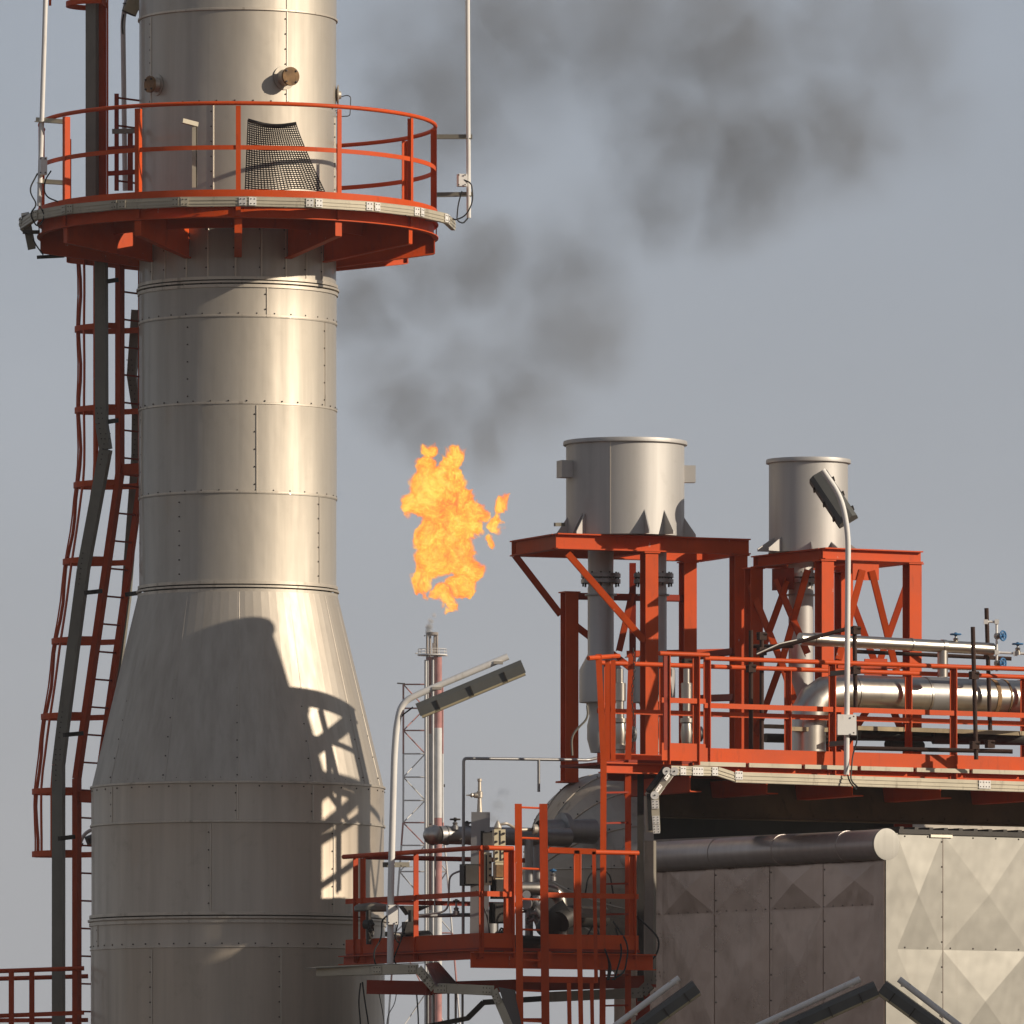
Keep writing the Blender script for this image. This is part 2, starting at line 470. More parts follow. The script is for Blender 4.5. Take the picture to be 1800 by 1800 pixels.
# lower shell
def lcourse(z1, z0, dr):
    m = MB(); m.lathe(CT, [(RL + dr, z0 - .004), (RL + dr + .003, z0), (RL + dr, z0 + .012), (RL + dr, z1)], 200); return m
for a_, b_, d_ in ((1374, 1443, .003), (1443, 1606, .0), (1612, 1664, .012), (1664, 2200, .008)):
    part('lower_course', lcourse(zs(a_, RL), max(0, zs(b_, RL)), d_), M_LOW, stack, 45)
st = MB()
for x, y0, y1, n, rr in ((203, 1378, 1440, 3, RL + .003), (555, 1378, 1440, 2, RL + .003), (425, 1378, 1440, 2, RL + .003), (378, 1447, 1603, 5, RL), (590, 1447, 1603, 5, RL), (176, 1620, 1660, 2, RL + .012),
                         (275, 1668, 1880, 8, RL + .008), (500, 1668, 1880, 8, RL + .008)):
    seam(st, rv, x, y0, y1, rr, n=n)
for yy, hh in ((1374, .03), (1443, .03), (1664, .02)):
    b = MB(); ringband(b, RL + .004, zs(yy, RL), hh, .014); part('seam_band', b, M_TRIM, stack)
flange(1612, RL + .004, t=.04)
band_rivets(rv, RL + .014, zs(1658, RL), 56, 2); band_rivets(rv, RL + .006, zs(1381, RL), 40, 1); band_rivets(rv, RL - .02, zs(1366, RL), 60, 1)
part('rivets', rv, M_BOLT, stack, kind='stuff')
b = MB(); b.lathe(CT, [(RU - .1, zs(500, RU)), (RU - .1, zs(1040, RU))], 40); part('inner_liner', b, M_DARK, stack)
def nozzle(az, z, r, L, mat_face):
    c = polar(CT, RU, az, z); o = (polar(CT, RU + 1, az, z) - c).normalized()
    b = MB(); b.lathe_axis(c - o * .02, o, [(0, r * 1.05), (L, r * .8), (L, r * .78)], 32)
    nb = part('nozzle', b, M_TRIM, stack)
    b = MB(); b.lathe_axis(c, o, [(0, r * 1.45), (.012, r * 1.45), (.013, r * 1.0)], 32); part('collar', b, M_STACK, nb)
    b = MB(); b.lathe_axis(c, o, [(L - .03, 0), (L - .03, r * 1.12), (L + .005, r * 1.12), (L + .006, 0)], 32); part('cover_plate', b, mat_face, nb)
    u = Vector((0, 0, 1)); s_ = o.cross(u).normalized()
    for k in range(4):
        t = R(45 + 90 * k); q = c + (s_ * math.cos(t) + u * math.sin(t)) * r * .92
        b = MB(); b.lathe_axis(q, o, [(L, .012), (L + .02, .011), (L + .021, 0)], 8); part('bolt', b, M_BOLT, nb)
nozzle(az_of(503, RU), zs(134, RU), .095, .17, M_RUSTF)
nozzle(az_of(280, RU), zs(141, RU), .085, .11, M_RUSTF)
c = polar(CT, RU, 88, zs(168, 0)); b = MB(); b.lathe_axis(c, Vector((1, 0, 0)), [(0, .06), (.02, .12), (.03, .12), (.035, .05), (.06, .04), (.061, 0)], 20)
nz = part('side_nozzle', b, M_TRIM, stack)
b = MB(); b.tube(bend([c + Vector((.05, 0, -.02)), c + Vector((.13, 0, 0)), c + Vector((.17, 0, -.02)), c + Vector((.16, 0, -.24)), c + Vector((0, 0, -.25))], .03), .006, 6); part('thin_tube', b, M_DARK, nz)

# ================================================================== STACK PLATFORM
RP = 2.28
ZD = 13.12
plat = thing('ring_platform', 'round orange service platform circling the upper part of the exhaust stack', 'platform', (CT.x, CT.y, ZD))
b = MB(); b.lathe(CT, [(1.30, ZD - .03), (RP, ZD - .03), (RP, ZD), (1.30, ZD)], 96, True); part('deck_plate', b, M_DKRED, plat)
b = MB()
b.lathe(CT, [(RP - .03, 12.925), (RP + .035, 12.925), (RP + .035, 12.937), (RP - .018, 12.937), (RP - .018, 13.073), (RP + .035, 13.073), (RP + .035, 13.088), (RP - .03, 13.088)], 96, True)
part('ring_beam', b, M_ORANGE, plat)
b = MB(); b.lathe(CT, [(1.62, 12.88), (1.65, 12.88), (1.65, 13.08), (1.62, 13.08)], 72, True); part('inner_ring_beam', b, M_ORANGE, plat)
for k in range(12):
    a = 1.8 + 30 * k; t = R(a); o = Vector((math.sin(t), -math.cos(t), 0)); s_ = Vector((math.cos(t), math.sin(t), 0))
    def q(r, z): return CT + o * r + Vector((0, 0, z))
    b = MB()
    b.prism([q(RP - .02, 12.92), q(RP - .02, 12.755), q(RU + .005, 12.60), q(RU + .005, 13.05), q(RP - .1, 13.05)][::-1], s_ * .016)
    b.bar(q(RP - .02, 12.755), q(RU + .01, 12.60), .085, .014, (0, 0, 1))
    b.box(q(RP - .012, 12.838), .085, .014, .165, t)
    b.box(q(RP + .01, 12.838), .03, .03, .165, t) if False else None
    part('bracket', b, M_ORANGE, plat)
    if k in (10,): pass
    b = MB(); zt = 14.19
    b.box(q(RP + .01, (12.95 + zt) / 2), .055, .012, zt - 12.95, t); b.box(q(RP + .01 - .035, (13.1 + zt) / 2) + s_ * .022, .012, .06, zt - 13.1, t)
    part('post', b, M_ORANGE, plat)
b = MB(); b.tube([polar(CT, RP, -98 + 3.5 * i, 14.22) for i in range(86)], .024, 10); part('top_rail', b, M_ORANGE, plat)
b = MB(); b.arcbar(CT, RP + .0, 13.72, .01, .05, -98, 202, 100); part('mid_rail', b, M_ORANGE, plat)
b = MB(); b.arcbar(CT, RP + .022, 13.185, .008, .115, -98, 202, 100); part('toe_board', b, M_ORANGE, plat)
# gate posts and step-over frame left of the stack
gate = thing('access_gate', 'dark red step frame with short ladder standing on the ring platform left of the stack', 'gate', tuple(polar(CT, 1.6, -118, ZD)))
b = MB()
b.bar(P(205, 335, 109.2), P(205, 165, 109.2), .05, .06); b.bar(P(229, 335, 108.8), P(229, 232, 108.8), .06, .06)
part('upright', b, M_DKRED, gate)
for y in (172, 221, 318):
    b = MB(); b.bar(P(208, y, 109.2), P(246, y + 5, 109.5), .02, .02); part('rung', b, M_DKRED, gate)
for y in (262, 305):
    b = MB(); b.bar(P(190, y, 108.7), P(243, y - 3, 108.7), .02, .055); part('cross_bar', b, M_DKRED, gate)
b = MB(); b.bar(P(197, 231, 108.6), P(243, 230, 108.6), .03, .055); part('grey_plate', b, M_TRAYG, gate)

# cable tray skirting the platform
tray = thing('cable_tray', 'beige faceted cable tray curving round the edge of the ring platform', 'cable tray', (CT.x, CT.y - 2.5, 13.0), 'beige cable trays')
RTt = 2.51
az = [-102, -84, -66.5, -49, -31, -13.4, 4.2, 21.8, 39.4, 57.2, 75, 93]
def ztray(a): return 13.088 - (0.0 if a > -80 else .03)
for i in range(len(az) - 1):
    p_, q_ = polar(CT, RTt, az[i], ztray(az[i])), polar(CT, RTt, az[i + 1], ztray(az[i + 1]))
    b = MB(); b.bar(p_, q_, .006, .105); b.bar(p_, q_, .05, .006, (0, 0, 1), -.022, .0525); b.bar(p_, q_, .05, .006, (0, 0, 1), -.022, -.0525)
    b.bar(p_, q_, .008, .012, (0, 0, 1), .006, .018); b.bar(p_, q_, .008, .012, (0, 0, 1), .006, -.02)
    part('tray_rail', b, M_TRAY, tray)
for i in range(1, len(az) - 1):
    b = MB(); c0 = polar(CT, RTt, az[i], 13.088)
    for sg in (-1, 1):
        j = i + sg; d = (polar(CT, RTt, az[j], 13.088) - c0).normalized()
        c1 = c0 + d * .055; o = Vector((0, 0, 1)).cross(d) * (-sg)
        o = -o if o.dot(c0 - CT) < 0 else o
        o.z = 0
        b.box(c1 + o.normalized() * .012, .085, .008, .092, math.atan2(d.y, d.x))
        pj = part('joint_plate', b, M_WHITE if i > 5 else M_TRAY, tray) if sg == 1 else None
        bb = MB()
        for u in (-.02, .02):
            for w in (-.026, .026):
                bb.box(c1 + o.normalized() * .018 + d * u + Vector((0, 0, w)), .011, .006, .011, math.atan2(d.y, d.x))
        if sg == -1: keep = bb
        else:
            keep.merge(bb); part('bolts', keep, M_BOLT, pj)
for a in (-40, -25, -5, 14, 34, 52, 70):
    b = MB(); b.bar(polar(CT, RP + .03, a, 13.05), polar(CT, RTt - .01, a, 13.03), .03, .01); part('tray_support', b, M_TRAYG, tray)
# torn ends at left : a second short tray hanging below
t2 = thing('cable_tray', 'short grey tray stub drooping below the left edge of the ring platform', 'cable tray', tuple(P(55, 440, 108.9)), 'beige cable trays')
b = MB(); b.bar(P(44, 376, 108.7), P(56, 436, 108.8), .09, .22, (0, 1, 0)); part('tray_body', b, M_TRAYG, t2)
b = MB(); b.bar(P(40, 408, 108.6), P(70, 408, 108.6), .05, .04); b.bar(P(68, 452, 109), P(110, 450, 109.3), .06, .04); part('tray_bracket', b, M_DARK, t2)

# net
net = thing('safety_net', 'black mesh net hung behind the railing of the ring platform', 'net', tuple(P(500, 333, 107.0)))
def netp(u, v):
    # u across 0..1, v down 0..1
    xl = 436 - 5 * v; xr = 521 + 50 * v ** 1.15
    y = (213 + 6 * u + 5 * math.sin(u * math.pi)) * (1 - v) + (333 + 2 * u) * v + 3 * math.sin(u * 7) * v
    return P(xl + (xr - xl) * u, y, 106.95 + .12 * math.sin(u * 5 + v * 3) * (.3 + v) + .12 * v)
b = MB()
nu, nv = 24, 31
for i in range(nu + 1): b.tube([netp(i / nu, j / nv) for j in range(nv + 1)], .0062, 4)
for j in range(nv + 1): b.tube([netp(i / nu, j / nv) for i in range(nu + 1)], .0062, 4)
part('mesh', b, M_BLACK, net)
b = MB(); b.tube([netp(i / 20, 0) + Vector((0, 0, .012 - .01 * math.sin(i / 20 * 3.1))) for i in range(21)], .022, 6); part('rolled_edge', b, M_DARK, net)
ab = MB()
ab.angle(P(342, 330, 107.3), P(342, 220, 107.3), .055, .06, 1, .01, (0, 1, 0)); ab.bar(P(320, 212, 107.2), P(347, 219, 107.3), .05, .05)
single('bracket_post', ab, M_TRAY, 'small grey angle post with short top arm standing on the ring platform before the stack', 'post')

# ================================================================== LADDERS ON THE STACK
LA = -125
lo_ = Vector((math.sin(R(LA)), -math.cos(R(LA)), 0)); lt = Vector((math.cos(R(LA)), math.sin(R(LA)), 0))  # outward, tangent
def ladc(y):
    if y <= 835: r = 1.55
    elif y >= 1370: r = 2.18
    else: r = 1.55 + (2.18 - 1.55) * (y - 835) / (1370 - 835.)
    p = CT + lo_ * r; p.z = zy(y, p.y); return p
lad = thing('caged_ladder', 'long orange caged ladder climbing the left side of the exhaust stack', 'ladder', tuple(CT + lo_ * 2.18), 'ladders on the stack')
ys = [455, 700, 835, 1000, 1180, 1370, 1500, 1800, 2090]
SW = .21
for sg in (-1, 1):
    b = MB()
    for i in range(len(ys) - 1):
        p_, q_ = ladc(ys[i]) + lt * SW * sg, ladc(ys[i + 1]) + lt * SW * sg
        b.bar(p_, q_, .085 if sg == 1 else .05, .075, lo_)
    part('stringer', b, M_ORANGE2, lad)
y = 466
while y < 1800:
    b = MB(); p_ = ladc(y); b.tube([p_ - lt * SW, p_ + lt * SW], .012, 6); part('rung', b, M_DKRED, lad); y += 48.6
for y in (575, 718, 850, 985, 1125, 1258, 1390, 1500):
    p_ = ladc(y); b = MB(); pts = []
    for i in range(25):
        t = math.pi * i / 24
        pts.append(p_ + lt * (.36 * math.cos(t) if .5 < i < 23.5 else SW * math.cos(t)) + lo_ * (.76 * math.sin(t) ** .85))
    for i in range(24): b.bar(pts[i], pts[i + 1], .014, .065)
    part('cage_hoop', b, M_ORANGE, lad)
def cbar(t, wob):
    b = MB(); pts = []
    for y in list(range(455, 1500, 30)) + [1500]:
        p_ = ladc(y); s_ = math.sin(t)
        amp = wob * math.sin((y - 575) / 140 * math.pi) ** 2
        pts.append(p_ + lt * .355 * math.cos(t) + lo_ * (.75 * s_ ** .85 - amp))
    for i in range(len(pts) - 1): b.bar(pts[i], pts[i + 1], .046, .016, tuple(lt * math.cos(t) + lo_ * s_))
    part('cage_bar', b, M_ORANGE, lad)
for t, w in ((.30, .0), (.60, .006), (.98, .02), (1.5, .035), (2.1, .02), (2.6, .01)): cbar(t, w)
for y in (828, 1402):
    p_ = ladc(y); b = MB(); q_ = p_ - lo_ * (.34 if y < 900 else .45)
    for sg in (-1, 1): b.bar(p_ + lt * SW * sg, q_ + lt * SW * sg, .02, .13)
    b.bar(p_ - lt * SW, p_ + lt * SW, .02, .12)
    part('wall_bracket', b, M_ORANGE2, lad)
# upper ladder above the platform
up = thing('caged_ladder', 'upper red ladder rising out of the frame above the ring platform', 'ladder', tuple(P(178, 340, 109.6)), 'ladders on the stack')
b = MB(); b.channel(P(180, 345, 109.6), P(180, -260, 109.6), .09, .10, 1, .015, (0, 1, 0)); part('stringer', b, M_ORANGE2, up)
b = MB(); b.bar(P(189, 345, 109.5), P(189, -260, 109.5), .02, .06, (0, 1, 0)); part('stringer', b, M_ORANGE, up)
for y in (8, -135):
    b = MB(); p_ = P(150, y, 109.6); pts = [p_ + Vector((.33 * math.cos(t / 16 * math.pi) - .08, -.02 + .42 * math.sin(t / 16 * 2 * math.pi), 0)) for t in range(17)]
    pts = [P(188, y + 2, 109.5)] + [p_ + Vector((-.42 * math.sin(math.pi * i / 16) + .2, -.35 * math.cos(math.pi * i / 16), 0)) for i in range(17)] + [P(186, y, 109.9)]
    for i in range(len(pts) - 1): b.bar(pts[i], pts[i + 1], .012, .06)
    part('cage_hoop', b, M_ORANGE, up)
for x in (88, 125):
    b = MB(); b.bar(P(x, 10, 109.6), P(x, -260, 109.6), .03, .012, (0, 1, 0)); part('cage_bar', b, M_ORANGE, up)
# grey box trays running with the ladders
def boxtray(pts, w, d, label, mat=M_TRAYG, brk=()):
    t = thing('cable_duct', label, 'cable duct', tuple(pts[-1]), 'grey cable ducts by the ladder')
    b = MB()
    for i in range(len(pts) - 1): b.bar(pts[i], pts[i + 1], w, d, (.35, 1, 0))
    part('duct_body', b, mat, t)
    b = MB()
    for i in range(1, len(pts) - 1):
        for k in range(-3, 4):
            p_ = pts[i] + (pts[i + 1] - pts[i]).normalized() * k * .06
            b.box(p_ + Vector((-.03, -d / 2 - .003, 0)), .012, .01, .012); b.box(p_ + Vector((.02, -d / 2 - .003, 0)), .012, .01, .012)
    if b.v: part('screws', b, M_BOLT, t)
    for (x0, x1, y, Yb) in brk:
        b = MB(); b.bar(P(x0, y, Yb), P(x1, y - 3, Yb + .2), .04, .05); part('clip', b, M_DARK, t)
    return t
yt = 109.35
boxtray([P(178, 455, yt), P(179, 745, yt), P(186, 790, yt), P(147, 1000, yt + .2), P(112, 1270, yt + .4), P(103, 1345, yt + .4), P(103, 2090, yt + .4)], .13, .10,
        'grey cable duct running down beside the long caged ladder', brk=((186, 206, 495, yt), (186, 206, 742, yt), (150, 178, 1042, yt), (112, 145, 1292, yt), (104, 130, 1474, yt)))
boxtray([P(162, -260, yt + .1), P(162, 345, yt + .1)], .125, .10, 'upper grey cable duct standing on the ring platform beside the red ladder')
boxtray([P(240, 545, 110.5), P(232, 660, 110.5), P(241, 720, 110.5), P(240, 800, 110.5), P(222, 1050, 110.8), P(195, 1260, 111)], .11, .06, 'narrow grey duct squeezed between the caged ladder and the stack', M_TRAYG, ((222, 246, 1045, 109.9),))

# ================================================================== LOW LEFT PLATFORM CORNER
lp = thing('low_platform', 'corner of a lower orange platform railing at the foot of the caged ladder', 'platform', tuple(P(50, 1900, 109.6)))
for nm, a_, b_, w_ in (('top_rail', P(-60, 1709, 109.2), P(148, 1702, 109.2), .05), ('top_rail', P(-60, 1722, 110.4), P(155, 1716, 110.4), .04), ('mid_rail', P(-60, 1788, 109.2), P(148, 1780, 109.2), .05),
                       ('mid_rail', P(-60, 1794, 110.4), P(155, 1793, 110.4), .05)):
    b = MB(); (b.tube([a_, b_], .026, 8) if nm == 'top_rail' else b.bar(a_, b_, .01, .05)); part(nm, b, M_ORANGE2, lp)
for x, Y_ in ((20, 109.2), (56, 110.2), (-40, 109.2)):
    b = MB(); b.bar(P(x, 1706, Y_), P(x, 1880, Y_), .06, .06); part('post', b, M_ORANGE2, lp)
b = MB(); b.prism([P(-60, 1880, 109.2), P(148, 1880, 109.2), P(155, 1876, 110.4), P(-60, 1876, 110.4)], Vector((0, 0, -.12))); part('deck_plate', b, M_DKRED, lp)
b = MB(); b.bar(P(20, 1885, 109.3), Vector((P(20, 0, 109.3).x, 109.3, 0)), .15, .15); part('support_column', b, M_DKRED, lp)

# ================================================================== LAMP POLES
def lamp_head(root, p, q, w=.17, h=.09, roll=0.0, down=Vector((0, 0, -1))):
    "fluorescent fitting from p to q: dark body, pale lens on the underside"
    d = (q - p).normalized(); dn = (down - d * down.dot(d)).normalized(); s_ = d.cross(dn).normalized()
    def sec(prof, a, b_):
        m = MB(); n = len(prof)
        vs = [a + s_ * x + dn * y for x, y in prof] + [b_ + s_ * x + dn * y for x, y in prof]
        m.add(vs, [tuple(range(n)), tuple(range(2 * n - 1, n - 1, -1))] + [(i, (i + 1) % n, n + (i + 1) % n, n + i) for i in range(n)])
        return m
    body = part('lamp_housing', sec([(-w / 2, h * .75), (-w * .46, 0), (-w * .25, -h * .35), (w * .25, -h * .35), (w * .46, 0), (w / 2, h * .75)], p, q), M_HOUSE, root, 25)
    part('lens', sec([(-w / 2 - .002, h * .75), (-w * .46, h * .93), (-w * .3, h), (w * .3, h), (w * .46, h * .93), (w / 2 + .002, h * .75)], p + d * .012, q - d * .012), M_LENS, body, 25)
    for t in (.18, .5, .82):
        for sg in (-1, 1):
            m = MB(); m.bar(p + (q - p) * t + s_ * sg * w * .49 - dn * .005, p + (q - p) * t + s_ * sg * w * .51 + dn * h * .85, .03, .012, d); part('clip', m, M_BOLT, body)
    return body
def light_pole(label, pts, r, head=None, clamps=(), brackets=(), jbox=None, cables=(), down=Vector((0, 0, -1)), hw=.17, hh=.09, bend_r=.25):
    t = thing('light_pole', label, 'light pole', tuple(pts[0]), 'white light poles')
    b = MB(); b.tube(bend(pts, bend_r, 8), r, 14); part('pole', b, M_WHITE, t)
    if head: lamp_head(t, head[0], head[1], hw, hh, down=down)
    for c in clamps:
        b = MB(); b.box(c, .10, .09, .03); part('clamp', b, M_TRIM, t)
    for a_, b_ in brackets:
        m = MB(); m.angle(a_, b_, .05, .055, 1, .008); part('bracket', m, M_TRAY if a_.x < 0 and a_.z > 9 and a_.x < -4 else M_TRAYG, t)
    if jbox:
        m = MB(); c, sx, sy, sz = jbox; m.box(c, sx, sy, sz, .25); jb = part('junction_box', m, M_WHITE, t)
        m = MB()
        for u in (-.36, .36):
            for w in (-.4, .4): m.box(c + Vector((u * sx, -sy / 2 - .008, w * sz)), .014, .01, .014, .25)
        part('screws', m, M_BOLT, jb)
    for cb in cables:
        m = MB(); m.tube(bend(cb, .12, 6), .009, 6); part('cable', m, M_BLACK, t)
    return t
# on the ring platform
Y1 = 108.0
light_pole('thin white pole clamped to the left side of the ring platform railing', [P(69, 362, Y1), P(80, 0, Y1), P(84, -260, Y1)], .028,
           brackets=[(P(62, 210, Y1), P(116, 214, Y1 - .1)), (P(66, 318, Y1), P(112, 321, Y1 - .1))], jbox=(P(76, 292, Y1 - .06), .075, .09, .20),
           cables=[[P(90, 300, Y1 - .1), P(78, 318, Y1 - .1), P(78, 345, Y1 - .12), P(116, 360, Y1 - .1)], [P(66, 305, Y1 - .1), P(50, 335, Y1 - .2), P(66, 360, Y1 - .25), P(52, 375, Y1 - .3), P(66, 402, Y1 - .2), P(80, 380, Y1 - .2), P(70, 362, Y1 - .2)],
                   [P(58, 420, Y1), P(64, 432, Y1), P(76, 448, Y1)]])
Y2 = 108.9
light_pole('thin white pole on arms off the right side of the ring platform railing', [P(824, 383, Y2), P(822, 0, Y2), P(822, -260, Y2)], .026,
           brackets=[(P(768, 240, Y2), P(830, 240, Y2)), (P(768, 342, Y2), P(830, 341, Y2))], jbox=(P(812, 317, Y2 - .06), .10, .10, .14),
           cables=[[P(815, 316, Y2 - .1), P(829, 322, Y2 - .1), P(832, 355, Y2 - .1), P(818, 380, Y2 - .1), P(800, 387, Y2 - .1), P(796, 384, Y2)], [P(812, 336, Y2 - .1), P(805, 360, Y2 - .1), P(803, 388, Y2 - .1), P(814, 393, Y2 - .1), P(822, 384, Y2)]])
Y3 = 109.9
lp3 = light_pole('white lamp pole between red ladder and stack with a pale tilted lamp on top', [P(220, 335, Y3), P(216, 30, Y3), P(226, -12, Y3), P(240, -60, Y3)], .03,
           head=(P(224, 24, Y3 - .15), P(252, -45, Y3 - .15)), cables=[[P(217, 25, Y3 - .05), P(214, 42, Y3 - .05), P(216, 60, Y3 - .05)]], down=Vector((.3, -1, -.35)))
# lamp peeping out behind the ladder lower down
light_pole('small curved lamp arm half hidden behind the caged ladder and the stack', [P(134, 1600, 111.2), P(137, 1490, 111.2), P(150, 1462, 111.2), P(175, 1455, 111.2)], .022, head=(P(150, 1476, 111.1), P(180, 1464, 111.1)),
           cables=[[P(138, 1498, 111), P(146, 1482, 111)]])

# ================================================================== RIGHT HAND DECK
TH = 30
RF = Plane(1240, 101.2, TH)
RB = Plane(1240, 101.2, TH, 1.0)
ZDK, ZR, ZM, ZTT = 6.519, 7.628, 7.122, 6.667
dk = thing('pipe_deck', 'long orange railed deck above the dark vessel at right', 'platform', tuple(RF.z(1600, ZDK)))
a_, b_ = RF.z(1105, ZDK), RF.z(2100, ZDK)
n_ = RF.n
b = MB(); b.prism([a_, b_, b_ + n_ * 1.45, a_ + n_ * 1.45], Vector((0, 0, -.03))); part('deck_plate', b, M_DKRED, dk)
b = MB(); b.ibeam(RF.z(1060, ZDK - .09) + n_ * .05, RF.z(2100, ZDK - .09) + n_ * .05, .1, .115); part('edge_beam', b, M_ORANGE, dk)
b = MB(); b.ibeam(RF.z(1185, ZDK - .09) + n_ * 1.4, RF.z(2100, ZDK - .09) + n_ * 1.4, .1, .13); part('edge_beam', b, M_ORANGE2, dk)
for x in (1215, 1350, 1500, 1655, 1810, 1950):
    p_ = RF.z(x, ZDK - .235); b = MB(); b.bar(p_ + n_ * .02, p_ + n_ * 1.4, .012, .17); b.bar(p_ + n_ * .02, p_ + n_ * 1.4, .14, .012, (0, 0, 1), .07, -.085)
    part('cross_beam', b, M_ORANGE, dk)
def rail_run(root, pl, x0, x1, zr, zm, z0, zt, posts, post_w=.055, toe=True, mat=M_ORANGE, zpost=None, ends=(0, 0)):
    b = MB(); b.tube([pl.z(x0 - ends[0], zr), pl.z(x1 + ends[1], zr)], .026, 10); part('top_rail', b, mat, root)
    b = MB(); b.bar(pl.z(x0, zm), pl.z(x1, zm), .012, .055); part('mid_rail', b, mat, root)
    if toe:
        b = MB(); b.bar(pl.z(x0, (z0 + zt) / 2), pl.z(x1, (z0 + zt) / 2), .010, zt - z0); part('toe_board', b, mat, root)
    for x in posts:
        p_ = pl.z(x, zpost if zpost is not None else z0 - .04); q_ = p_.copy(); q_.z = zr - .02
        b = MB(); b.bar(p_, q_, .010, post_w, tuple(pl.a), .03); b.bar(p_, q_, .055, .010, tuple(pl.a), 0.0, post_w / 2)
        part('post', b, mat, root)
rail_run(dk, RF, 1238, 2100, ZR, ZM, ZDK, ZTT, (1243, 1463, 1676, 1885, 2090), zpost=ZDK - .14)
rail_run(dk, RB, 1050, 2100, ZR - .02, ZM - .03, ZDK, ZTT - .03, (1068, 1165, 1385, 1597, 1800, 2000), mat=M_ORANGE)
RG = Plane(1240, 100.95, TH)
rail_run(dk, RG, 1163, 1240, ZR + .02, ZM + .03, ZDK - .01, ZTT + .03, (1172, 1224), ends=(4, 6))
b = MB(); b.bar(RG.z(1172, 6.62), RG.z(1172, 7.66), .012, .075, tuple(RG.a)); part('gate_plate', b, M_DKRED, dk)
# channel of beige wood/grating edge strip under the toe board
for k in range(7):
    x0 = 1215 + k * 98.2
    b = MB(); b.bar(RF.z(x0, ZDK - .025) - n_ * .03, RF.z(x0 + 92, ZDK - .025) - n_ * .03, .03, .045); part('edge_strip', b, M_TRAY, dk)
for x in (1700, 2050):
    b = MB(); p_ = RF.z(x, ZDK - .3) + n_ * 1.3; b.bar(p_, Vector((p_.x, p_.y, 0)), .2, .2); part('support_column', b, M_DKRED, dk)
# access ladder rising to the deck
al = thing('access_ladder', 'orange ladder leaning up to the left end of the railed deck past the vessel', 'ladder', tuple(P(1075, 2090, 100.5)), 'short access ladders')
for x0, x1, x2, m_ in ((1052, 1061, 1058, M_ORANGE), (1110, 1104, 1104, M_ORANGE2)):
    Yl = 100.55 + (x0 - 1052) * .0045
    b = MB(); b.bar(P(x0, 1150, Yl), P(x1, 1335, Yl), .065, .05, (0, 1, 0)); b.bar(P(x1, 1335, Yl), P(x2, 2050, Yl), .065, .05, (0, 1, 0)); part('stringer', b, m_, al)
y = 1340
while y < 1790:
    b = MB(); b.bar(P(1060, y, 100.6), P(1105, y - 1, 100.8), .02, .02); part('rung', b, M_DKRED, al); y += 53.5
b = MB(); b.tube([P(1034, 1157, 100.4), P(1088, 1153, 100.8)], .025, 8); part('hand_rail', b, M_ORANGE, al)
for x in (1068, 1078):
    b = MB(); b.bar(P(x, 1160, 100.8), P(x, 1338, 100.8), .05, .05); part('side_bar', b, M_ORANGE, al)
ch = MB()
for i in range(26):
    p_ = P(1113 + 2.0 * math.sin(i * .4), 1143 + i * 7.0, 100.6); a = .011
    pts = [p_ + Vector((a * math.cos(t) * (1 if i % 2 else .25), a * math.cos(t) * (.25 if i % 2 else 1), .026 * math.sin(t))) for t in [k * math.pi / 4 for k in range(8)]]
    ch.tube(pts, .0042, 4, True)
single('chain', ch, M_DARK, 'dark safety chain hanging beside the ladder head', 'chain')

# tray under the deck edge, elbowing down the vessel
ct = thing('cable_tray', 'beige perforated cable tray under the railed deck, elbowing down at its left end', 'cable tray', tuple(RF.z(1500, 6.4)), 'beige cable trays')
TP = Plane(1240, 100.92, TH)
def traybar(root, pts, h=.105, t=.05, mat=M_TRAY, ups=(0, 0, 1)):
    for i in range(len(pts) - 1):
        p_, q_ = pts[i], pts[i + 1]
        d = (q_ - p_).normalized(); nn = Vector((d.y, -d.x, 0)) if abs(d.z) < .95 else Vector((1, 0, 0))
        b = MB(); up_ = (0, 0, 1) if abs(d.z) < .95 else (1, 0, 0)
        b.bar(p_, q_, .006, h, up_); b.bar(p_, q_, t, .008, up_, -t / 2, h / 2); b.bar(p_, q_, t, .008, up_, -t / 2, -h / 2)
        b.bar(p_, q_, .010, .01, up_, .006, h * .2); b.bar(p_, q_, .010, .01, up_, .006, -h * .2)
        part('tray_rail', b, mat, root)
def dots(root, c, d, n, mat=M_WHITE, w=.1, h=.09, back=.0):
    o = Vector((d.y, -d.x, 0)).normalized() if abs(d.z) < .95 else Vector((0, -1, 0))
    if o.y > 0: o = -o
    u = o.cross(d).normalized()
    m = MB(); c = c + o * (.012 + back)
    m.bar(c - d * w / 2, c + d * w / 2, .006, h, tuple(u)); pp = part('joint_plate', m, mat, root)
    m = MB()
    for i in range(n):
        for s_ in (-.27, .27):
            q_ = c + d * (w * ((i + .5) / n - .5)) + u * h * s_ + o * .004
            m.bar(q_ - d * .005, q_ + d * .005, .006, .010, tuple(u))
    part('bolts', m, M_BOLT, pp)
def tpz(x, y):
    Y = TP.Y(x); return P(x, y, Y)
traybar(ct, [tpz(1293, 1366), tpz(1800, 1383), tpz(2100, 1393)])
traybar(ct, [tpz(1180, 1354), tpz(1262, 1356)], .09); traybar(ct, [tpz(1262, 1356), tpz(1293, 1366)], .09)
pa, pb, pc = tpz(1182, 1356), tpz(1151, 1398), tpz(1154, 1462)
for p_, q_ in ((pa, pb), (pb, pc)):
    b = MB(); dd = (q_ - p_).normalized(); b.bar(p_, q_, .008, .085, (1, 0, .5)); b.bar(p_ + Vector((-.07, .1, .0)), q_ + Vector((-.07, .1, .0)), .02, .085, (1, 0, .5))
    part('tray_rail', b, M_TRAY, ct)
    m = MB(); m.bar(p_ + Vector((-.06, .12, .02)), q_ + Vector((-.06, .12, .02)), .12, .05, (1, 0, .5)); part('cables', m, M_BLACK, ct)
